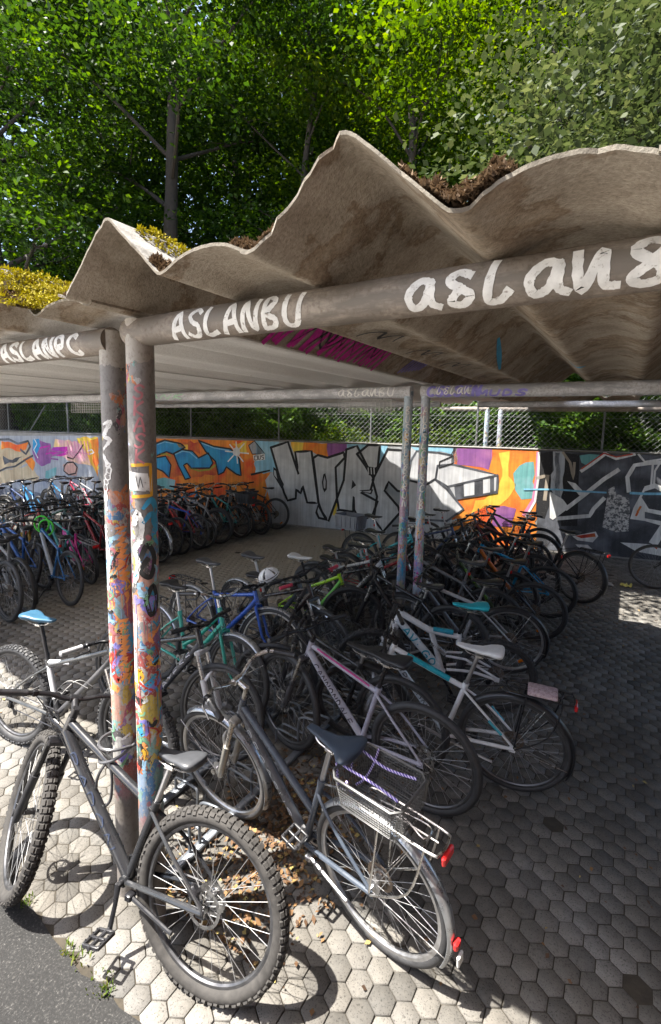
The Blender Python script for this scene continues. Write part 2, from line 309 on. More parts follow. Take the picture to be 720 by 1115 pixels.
POLYS=[('grey',1,[(-12.1,1.803),(-6.243,1.968),(-6.379,0.03),(-12.468,0.03)]),('slate2',2,[(-11.572,0.09),(-11.464,0.077),(-11.327,0.094),(-11.224,0.126),(-11.038,0.168),(-10.923,0.142),(-10.812,0.16),(-10.712,0.163),(-10.582,0.234),(-10.413,0.24),(-10.289,0.212),(-10.197,0.256),(-10.042,0.287),(-9.905,0.247),(-9.798,0.302),(-9.679,0.282),(-9.553,0.319),(-9.432,0.28),(-9.277,0.325),(-9.181,0.275),(-9.033,0.284),(-8.912,0.293),(-8.815,0.253),(-8.686,0.244),(-8.594,0.225),(-8.425,0.197),(-8.324,0.219),(-8.234,0.239),(-8.095,0.244),(-7.959,0.242),(-7.8,0.242),(-7.719,0.254),(-7.582,0.27),(-7.479,0.315),(-7.359,0.313),(-7.196,0.292),(-7.133,0.312),(-6.961,0.35),(-6.876,0.341),(-6.758,0.362),(-6.645,0.389),(-6.463,0.419),(-6.369,0.398),(-6.358,0.31),(-6.414,0.143),(-6.353,0.057),(-6.397,0.03),(-6.388,0.03),(-6.416,0.03),(-6.411,0.03),(-6.421,0.03),(-6.43,0.03),(-6.455,0.03),(-6.409,0.03),(-6.434,0.03),(-6.569,0.03),(-6.641,0.03),(-6.816,0.03),(-6.947,0.03),(-7.024,0.03),(-7.189,0.03),(-7.295,0.03),(-7.425,0.03),(-7.5,0.03),(-7.605,0.03),(-7.778,0.03),(-7.913,0.03),(-8.019,0.03),(-8.098,0.03),(-8.275,0.03),(-8.381,0.03),(-8.502,0.03),(-8.629,0.03),(-8.694,0.03),(-8.811,0.03),(-8.937,0.03),(-9.066,0.03),(-9.207,0.03),(-9.347,0.03),(-9.42,0.03),(-9.58,0.03),(-9.668,0.03),(-9.787,0.03),(-9.919,0.03),(-10.067,0.03),(-10.139,0.03),(-10.258,0.03),(-10.4,0.03),(-10.505,0.03),(-10.62,0.03),(-10.804,0.03),(-10.885,0.03),(-10.997,0.03),(-11.155,0.03),(-11.226,0.03),(-11.35,0.03),(-11.475,0.03),(-11.591,0.03),(-11.738,0.03),(-11.7,0.03),(-11.702,0.03),(-11.675,0.03),(-11.693,0.03),(-11.712,0.03),(-11.66,0.03),(-11.629,0.03),(-11.668,0.03),(-11.613,0.03),(-11.654,0.03),(-11.585,0.03),(-11.593,0.03),(-11.564,0.03)]),('beige',2,[(-11.444,1.395),(-11.34,1.411),(-11.166,1.401),(-11.102,1.455),(-10.925,1.465),(-10.834,1.506),(-10.687,1.468),(-10.557,1.494),(-10.475,1.556),(-10.343,1.571),(-10.238,1.593),(-10.092,1.584),(-9.984,1.587),(-9.832,1.627),(-9.701,1.666),(-9.552,1.684),(-9.394,1.611),(-9.263,1.635),(-9.124,1.61),(-8.959,1.579),(-8.906,1.484),(-8.852,1.359),(-8.807,1.137),(-8.925,1.064),(-9.059,1.074),(-9.169,1.025),(-9.242,0.971),(-9.38,0.926),(-9.51,0.875),(-9.653,0.888),(-9.772,0.872),(-9.913,0.853),(-10.009,0.819),(-10.159,0.795),(-10.286,0.759),(-10.387,0.763),(-10.517,0.736),(-10.681,0.726),(-10.754,0.717),(-10.871,0.72),(-11.017,0.708),(-11.137,0.679),(-11.275,0.727),(-11.414,0.696),(-11.515,0.674),(-11.515,0.78),(-11.525,0.881),(-11.448,1.058),(-11.447,1.176),(-11.424,1.251)]),('orange',3,[(-10.017,1.701),(-9.886,1.682),(-9.761,1.695),(-9.623,1.679),(-9.542,1.638),(-9.39,1.609),(-9.252,1.653),(-9.13,1.685),(-9.027,1.718),(-8.887,1.715),(-8.964,1.608),(-9.027,1.487),(-9.126,1.462),(-9.28,1.409),(-9.438,1.422),(-9.581,1.483),(-9.713,1.506),(-9.841,1.505),(-10.039,1.448),(-10.035,1.568)]),('slate',4,[(-9.989,1.266),(-9.843,1.199),(-9.741,1.162),(-9.603,1.157),(-9.476,1.223),(-9.296,1.257),(-9.166,1.278),(-9.307,1.225),(-9.429,1.108),(-9.58,1.065),(-9.749,1.07),(-9.948,0.991),(-9.999,1.162)]),('purple',3,[(-8.73,1.787),(-8.532,1.799),(-8.402,1.753),(-8.219,1.713),(-8.051,1.699),(-8.029,1.553),(-7.95,1.44),(-8.038,1.313),(-8.087,1.126),(-8.181,1.11),(-8.354,1.036),(-8.451,1.019),(-8.654,1.144),(-8.71,1.293),(-8.762,1.399),(-8.781,1.496),(-8.743,1.645)]),('blue',4,[(-8.73,1.787),(-8.487,1.816),(-8.442,1.597),(-8.642,1.323),(-8.751,1.497)]),('pink',3,[(-7.867,1.835),(-7.706,1.817),(-7.607,1.808),(-7.508,1.798),(-7.351,1.829),(-7.235,1.771),(-7.124,1.801),(-6.964,1.735),(-6.901,1.659),(-6.794,1.545),(-6.72,1.457),(-6.653,1.322),(-6.554,1.114),(-6.647,1.145),(-6.789,1.159),(-6.898,1.165),(-7.033,1.152),(-7.129,1.191),(-7.273,1.208),(-7.434,1.237),(-7.507,1.295),(-7.664,1.364),(-7.763,1.46),(-7.822,1.519),(-7.939,1.615)]),('magenta',5,[(-7.97,1.592),(-7.419,1.634),(-7.403,1.419),(-7.665,1.342),(-7.955,1.352),(-8.067,1.435)]),('yellow',2,[(-7.067,1.881),(-6.947,1.883),(-6.844,1.922),(-6.717,1.935),(-6.579,1.886),(-6.403,1.94),(-6.299,1.925),(-6.323,1.807),(-6.312,1.696),(-6.338,1.582),(-6.286,1.451),(-6.297,1.346),(-6.341,1.217),(-6.315,1.077),(-6.371,0.957),(-6.349,0.827),(-6.405,0.937),(-6.509,1.101),(-6.604,1.197),(-6.675,1.257),(-6.751,1.365),(-6.814,1.486),(-6.917,1.567),(-7.005,1.752)]),('orange',3,[(-6.601,1.832),(-6.442,1.857),(-6.3,1.904),(-6.283,1.797),(-6.285,1.662),(-6.307,1.514),(-6.317,1.367),(-6.297,1.221),(-6.366,1.111),(-6.343,0.965),(-6.349,0.827),(-6.402,0.976),(-6.469,1.16),(-6.516,1.264),(-6.502,1.457),(-6.534,1.536),(-6.541,1.72)]),('beige',3,[(-11.524,0.578),(-11.399,0.562),(-11.251,0.624),(-11.141,0.6),(-11.009,0.62),(-10.902,0.646),(-10.786,0.717),(-10.634,0.73),(-10.541,0.719),(-10.395,0.713),(-10.283,0.797),(-10.135,0.808),(-10.028,0.801),(-9.912,0.84),(-9.749,0.866),(-9.644,0.854),(-9.543,0.929),(-9.38,0.927),(-9.224,0.94),(-9.11,0.978),(-8.992,1.038),(-8.875,1.043),(-8.802,0.966),(-8.721,0.873),(-8.651,0.77),(-8.533,0.701),(-8.664,0.558),(-8.803,0.586),(-8.939,0.574),(-9.066,0.589),(-9.185,0.525),(-9.306,0.583),(-9.399,0.579),(-9.535,0.551),(-9.667,0.488),(-9.81,0.476),(-9.896,0.42),(-10.08,0.431),(-10.194,0.371),(-10.345,0.387),(-10.457,0.342),(-10.556,0.35),(-10.721,0.329),(-10.838,0.303),(-10.973,0.29),(-11.087,0.234),(-11.221,0.226),(-11.325,0.255),(-11.43,0.195),(-11.562,0.188),(-11.515,0.295),(-11.557,0.48)]),('orange',4,[(-9.173,1.187),(-8.982,1.263),(-8.855,1.314),(-8.737,1.186),(-8.686,1.12),(-8.712,1.008),(-8.795,0.867),(-8.939,0.995),(-9.044,1.115)]),('teal',4,[(-8.28,0.894),(-8.167,0.917),(-8.024,0.981),(-7.858,1.027),(-7.877,0.907),(-7.903,0.782),(-8.02,0.737),(-8.117,0.658),(-8.323,0.691)]),('skin',4,[(-7.622,1.104),(-7.463,1.165),(-7.383,1.165),(-7.215,1.232),(-7.155,1.121),(-7.056,1.046),(-7.124,0.826),(-7.251,0.812),(-7.38,0.829),(-7.521,0.847),(-7.581,0.99)]),('orange',1,[(-5.059,1.943),(-1.019,1.985),(-1.001,0.03),(-5.152,0.03)]),('red',2,[(-3.538,1.889),(-3.387,1.871),(-3.308,1.931),(-3.197,1.868),(-3.057,1.905),(-3.054,1.772),(-3.008,1.593),(-3.151,1.662),(-3.326,1.67),(-3.461,1.678),(-3.595,1.751)]),('red',2,[(-4.041,1.504),(-3.915,1.571),(-3.762,1.608),(-3.728,1.465),(-3.687,1.37),(-3.647,1.251),(-3.62,1.105),(-3.553,1.02),(-3.662,1.021),(-3.817,0.963),(-3.941,0.975),(-3.98,1.111),(-3.963,1.238),(-3.983,1.374)]),('red',2,[(-3.386,1.259),(-3.288,1.292),(-3.138,1.316),(-3.008,1.301),(-2.908,1.381),(-2.808,1.353),(-2.684,1.395),(-2.541,1.435),(-2.521,1.267),(-2.492,1.125),(-2.614,1.079),(-2.766,1.092),(-2.884,1.09),(-2.989,1.018),(-3.163,1.015),(-3.283,0.99),(-3.331,1.115)]),('yellow',3,[(-3.756,1.882),(-3.605,1.842),(-3.506,1.819),(-3.378,1.827),(-3.38,1.668),(-3.488,1.715),(-3.65,1.749)]),('yellow',2,[(-2.083,1.893),(-1.917,1.894),(-1.805,1.952),(-1.688,1.971),(-1.719,1.853),(-1.688,1.691),(-1.785,1.657),(-1.934,1.681),(-1.978,1.807)]),('blue',3,[(-4.382,1.815),(-4.087,1.917),(-3.594,1.842),(-3.46,1.756),(-3.818,1.559),(-4.038,1.62),(-4.391,1.489)]),('blue',3,[(-4.392,1.442),(-4.069,1.503),(-3.906,1.279),(-3.969,0.95),(-4.162,1.103),(-4.399,1.184)]),('blue',3,[(-3.817,1.582),(-3.569,1.693),(-3.246,1.664),(-3.062,1.501),(-2.772,1.638),(-2.645,1.394),(-2.739,1.26),(-3.279,1.228),(-3.412,1.349),(-3.521,1.298),(-3.31,0.979),(-3.473,0.933),(-3.685,1.29)]),('blue',3,[(-3.057,1.94),(-2.616,1.809),(-2.133,1.76),(-1.894,1.53),(-1.845,1.117),(-1.984,1.153),(-2.261,1.315),(-2.338,1.178),(-2.492,1.103),(-2.567,1.433),(-2.85,1.666)]),('white',7,[(-2.058,1.763),(-1.959,1.832),(-1.884,1.748),(-1.875,1.64),(-1.984,1.592),(-2.073,1.653)]),('skyblue',2,[(-1.303,1.962),(-1.139,1.985),(-1.006,1.974),(-0.833,1.985),(-0.833,1.928),(-0.851,1.776),(-0.844,1.667),(-0.795,1.557),(-0.841,1.4),(-0.825,1.281),(-1.001,1.254),(-1.084,1.247),(-1.25,1.194),(-1.347,1.339),(-1.318,1.498),(-1.229,1.666),(-1.295,1.809)]),('yellow',3,[(-1.254,1.751),(-1.064,1.716),(-1.11,1.65),(-1.229,1.666)]),('grey',4,[(-1.639,1.865),(-1.48,1.965),(-1.367,1.858),(-1.288,1.812),(-1.229,1.688),(-1.358,1.659),(-1.532,1.671)]),('white',6,[(-1.517,1.633),(-1.206,1.689),(-1.195,1.54),(-1.492,1.492)]),('dark',5,[(-1.589,1.184),(-1.06,1.311),(-1.06,1.273),(-1.564,1.133)]),('lgrey',1,[(-1.086,1.985),(2.127,1.985),(2.227,0.03),(-1.064,0.03)]),('yellow',2,[(-0.531,1.985),(-0.356,1.985),(-0.205,1.979),(-0.094,1.985),(-0.152,1.88),(-0.141,1.776),(-0.294,1.753),(-0.449,1.74),(-0.519,1.886)]),('orange',3,[(-0.206,1.985),(-0.048,1.985),(0.088,1.985),(0.248,1.972),(0.381,1.985),(0.398,1.799),(0.423,1.65),(0.266,1.695),(0.164,1.704),(-0.014,1.791),(-0.233,1.791)]),('purple',3,[(0.371,1.985),(0.516,1.985),(0.669,1.985),(0.842,1.985),(0.847,1.833),(0.7,1.801),(0.607,1.75),(0.413,1.65),(0.362,1.857)]),('skyblue',2,[(0.842,1.985),(0.951,1.985),(1.111,1.985),(1.226,1.984),(1.391,1.985),(1.508,1.98),(1.647,1.977),(1.771,1.985),(1.775,1.871),(1.782,1.719),(1.728,1.617),(1.673,1.483),(1.611,1.397),(1.517,1.418),(1.375,1.446),(1.231,1.411),(1.095,1.418),(0.969,1.427),(0.857,1.448),(0.833,1.582),(0.835,1.709),(0.857,1.84)]),('skyblue',4,[(-1.467,1.985),(-1.32,1.985),(-1.235,1.985),(-1.124,1.976),(-0.979,1.985),(-0.943,1.854),(-1.011,1.792),(-1.01,1.656),(-0.97,1.505),(-0.991,1.436),(-0.972,1.282),(-1.102,1.245),(-1.222,1.261),(-1.355,1.197),(-1.463,1.207),(-1.443,1.31),(-1.495,1.434),(-1.43,1.595),(-1.449,1.735),(-1.433,1.851)]),('yellow',2,[(0.584,0.732),(0.682,0.739),(0.662,0.609),(0.628,0.445),(0.654,0.312),(0.544,0.35),(0.575,0.482),(0.57,0.635)]),('silver',5,[(-1.042,1.838),(-0.599,1.985),(-0.317,1.236),(-0.413,1.756),(-0.004,1.796),(0.192,0.598),(-0.089,0.587),(-0.209,0.973),(-0.258,0.792),(-0.373,0.881),(-0.381,0.662),(-0.59,0.598),(-0.689,0.786)]),('silver',5,[(0.039,1.633),(0.154,1.708),(0.389,1.658),(0.776,1.794),(0.803,1.676),(0.591,1.444),(0.643,0.737),(0.448,0.189),(0.282,0.4),(0.197,0.599),(0.091,1.315)]),('silver',5,[(0.836,1.86),(1.081,1.951),(1.488,1.232),(1.422,0.977),(1.198,0.916),(1.598,0.738),(1.47,0.382),(1.179,0.301),(1.058,0.51),(1.039,0.812),(1.03,0.461),(0.699,0.481),(0.643,0.737),(0.793,1.167)]),('silver',5,[(1.086,1.77),(1.337,1.978),(1.6,1.978),(1.571,1.507),(1.391,1.362),(1.282,1.525)]),('silver',5,[(1.775,1.896),(2.142,1.888),(2.179,0.983),(2.026,1.008),(1.825,1.193),(1.741,0.989),(2.058,0.659),(2.1,0.527),(1.743,0.074),(1.519,0.331),(1.576,0.85),(1.461,1.207)]),('dark',7,[(0.267,1.089),(0.298,1.27),(0.347,1.305),(0.391,1.12),(0.391,0.931),(0.332,0.856),(0.29,0.948)]),('silver',8,[(0.302,1.091),(0.329,1.234),(0.361,1.118),(0.355,0.953),(0.32,0.95)]),('dark',7,[(0.999,1.189),(1.089,1.07),(0.977,0.975)]),('dark',7,[(-0.973,1.38),(-0.892,1.335),(-0.691,0.982),(-0.726,0.833),(-0.971,1.185)]),('silver',8,[(-0.951,1.308),(-0.908,1.286),(-0.863,1.093),(-0.95,1.186)]),('dark',7,[(1.283,1.516),(1.562,1.484),(1.477,1.276),(1.373,1.316)]),('dark',7,[(1.159,0.959),(1.487,1.004),(1.444,0.887)]),('silver',8,[(1.231,0.941),(1.441,0.973),(1.42,0.917)]),('dark',6,[(0.187,0.598),(0.423,0.196),(0.195,0.224),(0.116,0.362)]),('silver',7,[(0.189,0.502),(0.336,0.26),(0.224,0.275),(0.171,0.39)]),('silver',5,[(-1.187,1.049),(-1.026,1.255),(-0.726,0.833),(-0.697,0.639),(-1.075,0.611)]),('lgrey',1,[(1.726,1.985),(3.275,1.985),(3.394,0.03),(1.816,0.03)]),('skyblue',2,[(2.129,1.985),(2.252,1.985),(2.376,1.961),(2.503,1.97),(2.605,1.976),(2.74,1.985),(2.91,1.985),(3.047,1.981),(3.16,1.985),(3.275,1.985),(3.277,1.844),(3.294,1.636),(3.168,1.694),(3.118,1.853),(2.97,1.889),(2.904,1.9),(2.78,1.888),(2.631,1.895),(2.542,1.892),(2.395,1.893),(2.271,1.97)]),('orange',2,[(3.152,1.985),(3.26,1.985),(3.365,1.985),(3.53,1.985),(3.626,1.98),(3.766,1.985),(3.88,1.985),(4.007,1.985),(4.11,1.985),(4.225,1.985),(4.4,1.985),(4.522,1.985),(4.603,1.985),(4.751,1.985),(4.743,1.902),(4.772,1.775),(4.809,1.661),(4.805,1.552),(4.823,1.414),(4.79,1.275),(4.827,1.172),(4.846,1.047),(4.838,0.89),(4.843,0.763),(4.853,0.64),(4.817,0.572),(4.885,0.404),(4.836,0.318),(4.895,0.149),(4.907,0.074),(4.893,0.03),(4.773,0.03),(4.612,0.03),(4.514,0.03),(4.403,0.03),(4.289,0.03),(4.151,0.03),(3.984,0.03),(3.914,0.03),(3.735,0.03),(3.633,0.03),(3.524,0.03),(3.423,0.03),(3.269,0.03),(3.272,0.03),(3.239,0.03),(3.275,0.108),(3.258,0.272),(3.228,0.35),(3.212,0.495),(3.216,0.591),(3.242,0.756),(3.237,0.896),(3.22,1.019),(3.212,1.117),(3.213,1.277),(3.157,1.348),(3.155,1.495),(3.197,1.625),(3.19,1.739),(3.163,1.856)]),('purple',3,[(3.242,1.985),(3.388,1.976),(3.48,1.984),(3.656,1.985),(3.773,1.985),(3.924,1.985),(3.932,1.82),(3.916,1.733),(3.882,1.561),(3.763,1.604),(3.58,1.621),(3.409,1.631),(3.253,1.634),(3.26,1.762),(3.224,1.901)]),('yellow',3,[(4.057,1.908),(4.258,1.957),(4.263,1.802),(4.249,1.678),(4.262,1.554),(4.267,1.457),(4.423,1.293),(4.358,1.132),(4.288,1.002),(4.141,0.857),(4.047,0.841),(3.885,0.809),(3.79,0.753),(3.594,0.643),(3.633,0.762),(3.66,0.914),(3.831,0.946),(3.937,1.054),(4.086,1.113),(4.095,1.281),(4.151,1.451),(4.147,1.592),(4.103,1.734)]),('purple',4,[(4.065,0.817),(4.228,0.846),(4.301,0.828),(4.454,0.806),(4.425,0.646),(4.399,0.567),(4.402,0.424),(4.269,0.428),(4.114,0.405),(4.009,0.43),(4.018,0.56),(4.069,0.684)]),('teal',3,[(4.351,1.511),(4.455,1.672),(4.571,1.748),(4.712,1.766),(4.733,1.662),(4.75,1.522),(4.72,1.374),(4.756,1.297),(4.781,1.188),(4.761,1.037),(4.537,1.0),(4.411,1.177),(4.381,1.343)]),('silver',5,[(2.296,1.675),(2.404,1.885),(2.845,1.872),(3.161,1.821),(3.15,1.642),(2.859,1.594),(2.83,1.311),(2.644,1.181),(2.248,1.254)]),('silver',5,[(2.248,1.254),(2.644,1.181),(2.809,1.309),(3.073,1.109),(3.434,0.716),(3.107,0.435),(2.284,0.407)]),('silver',5,[(2.859,1.594),(3.15,1.642),(4.072,1.467),(3.091,1.166),(2.831,1.302)]),('slate',5,[(3.091,1.166),(4.072,1.467),(4.07,1.112),(3.258,0.918)]),('silver',6,[(3.409,1.247),(3.618,1.302),(3.633,1.031),(3.432,0.983)]),('silver',6,[(3.787,1.354),(3.92,1.387),(3.937,1.103),(3.804,1.069)]),('silver',6,[(3.121,1.142),(3.22,1.175),(3.256,0.949)]),('silver',6,[(3.997,1.409),(4.043,1.428),(4.045,1.144),(4.014,1.134)]),('silver',5,[(2.067,1.885),(2.291,1.785),(2.259,0.988),(2.085,0.887)]),('slate',2,[(4.758,1.985),(4.913,1.98),(4.994,1.985),(5.132,1.985),(5.224,1.985),(5.347,1.985),(5.47,1.985),(5.623,1.985),(5.714,1.985),(5.871,1.985),(5.966,1.985),(6.118,1.978),(6.238,1.98),(6.376,1.985),(6.494,1.979),(6.593,1.985),(6.735,1.985),(6.812,1.98),(6.977,1.985),(7.074,1.985),(7.196,1.985),(7.32,1.985),(7.448,1.985),(7.591,1.985),(7.724,1.985),(7.807,1.985),(7.911,1.985),(8.037,1.985),(8.185,1.985),(8.276,1.985),(8.452,1.982),(8.551,1.985),(8.577,1.878),(8.594,1.806),(8.555,1.645),(8.603,1.565),(8.646,1.378),(8.604,1.284),(8.663,1.19),(8.659,1.078),(8.69,0.954),(8.69,0.79),(8.71,0.702),(8.737,0.543),(8.687,0.434),(8.716,0.317),(8.715,0.212),(8.754,0.067),(8.744,0.03),(8.785,0.03),(8.636,0.03),(8.527,0.03),(8.396,0.03),(8.321,0.03),(8.177,0.03),(8.036,0.03),(7.939,0.03),(7.807,0.03),(7.706,0.03),(7.577,0.03),(7.48,0.03),(7.319,0.03),(7.226,0.03),(7.083,0.03),(6.988,0.03),(6.837,0.03),(6.72,0.03),(6.597,0.03),(6.494,0.03),(6.4,0.03),(6.239,0.03),(6.134,0.03),(6.009,0.03),(5.907,0.03),(5.781,0.03),(5.667,0.03),(5.55,0.03),(5.37,0.03),(5.253,0.03),(5.163,0.03),(5.028,0.03),(4.914,0.03),(4.936,0.03),(4.897,0.03),(4.864,0.108),(4.87,0.235),(4.875,0.375),(4.86,0.493),(4.861,0.622),(4.818,0.76),(4.83,0.9),(4.802,1.004),(4.805,1.136),(4.832,1.263),(4.806,1.409),(4.773,1.54),(4.78,1.64),(4.749,1.724),(4.743,1.886)]),('orange',3,[(4.713,1.985),(4.801,1.985),(4.77,1.905),(4.776,1.749),(4.734,1.706),(4.699,1.872)]),('black',3,[(4.811,1.931),(5.043,1.985),(5.095,1.081),(4.993,0.645),(4.823,0.683)]),('black',3,[(5.225,1.968),(5.51,1.94),(5.58,0.555),(5.295,0.528)]),('lgrey',4,[(5.043,1.985),(5.23,1.985),(5.264,1.889),(5.272,1.775),(5.274,1.597),(5.256,1.492),(5.258,1.399),(5.284,1.24),(5.252,1.107),(5.281,1.014),(5.094,1.041),(5.104,1.183),(5.053,1.255),(5.05,1.435),(5.038,1.526),(5.088,1.617),(5.069,1.749),(5.059,1.878)]),('slate2',4,[(5.082,1.962),(5.172,1.965),(5.157,1.857),(5.192,1.726),(5.208,1.588),(5.222,1.389),(5.187,1.318),(5.243,1.168),(5.241,1.011),(5.13,1.043),(5.147,1.165),(5.131,1.316),(5.079,1.44),(5.133,1.572),(5.116,1.669),(5.083,1.831)]),('teal',3,[(5.512,1.921),(5.687,1.958),(5.855,1.947),(5.76,1.844),(5.666,1.732),(5.557,1.786)]),('white',5,[(5.046,1.199),(5.292,1.055),(5.411,0.903),(5.141,0.637),(5.083,0.673)]),('white',5,[(5.337,1.419),(5.482,1.388),(5.673,1.194),(5.57,1.155)]),('white',5,[(6.451,0.772),(6.489,0.989),(6.587,1.258),(6.633,1.402),(6.789,1.468),(6.971,1.386),(6.982,1.274),(6.797,1.375),(6.641,1.307),(6.603,1.19),(6.734,0.989),(7.011,0.955),(7.018,0.872),(6.675,0.927),(6.685,0.805),(7.028,0.766),(7.036,0.671),(6.69,0.755)]),('white',5,[(6.952,0.721),(7.082,0.695),(6.926,0.294),(6.79,0.358)]),('chalk',6,[(6.05,1.306),(6.139,1.37),(6.184,1.237),(6.398,1.156),(6.433,0.984),(6.444,0.537),(6.245,0.498),(6.006,0.575),(6.027,0.873)]),('white',5,[(5.507,0.345),(5.903,0.477),(5.952,0.39),(5.868,0.261),(5.602,0.274)]),('red',6,[(5.56,0.359),(5.888,0.444),(5.911,0.378),(5.669,0.321)]),('white',5,[(6.329,0.309),(6.596,0.318),(7.052,0.327),(7.071,0.117),(6.609,0.162)]),('red',6,[(6.861,0.287),(6.94,0.315),(6.931,0.237)]),('white',5,[(5.573,0.189),(5.785,0.204),(5.879,0.121),(5.65,0.116)]),('white',5,[(5.831,0.055),(6.008,0.034),(6.118,0.03),(5.945,0.03)])]
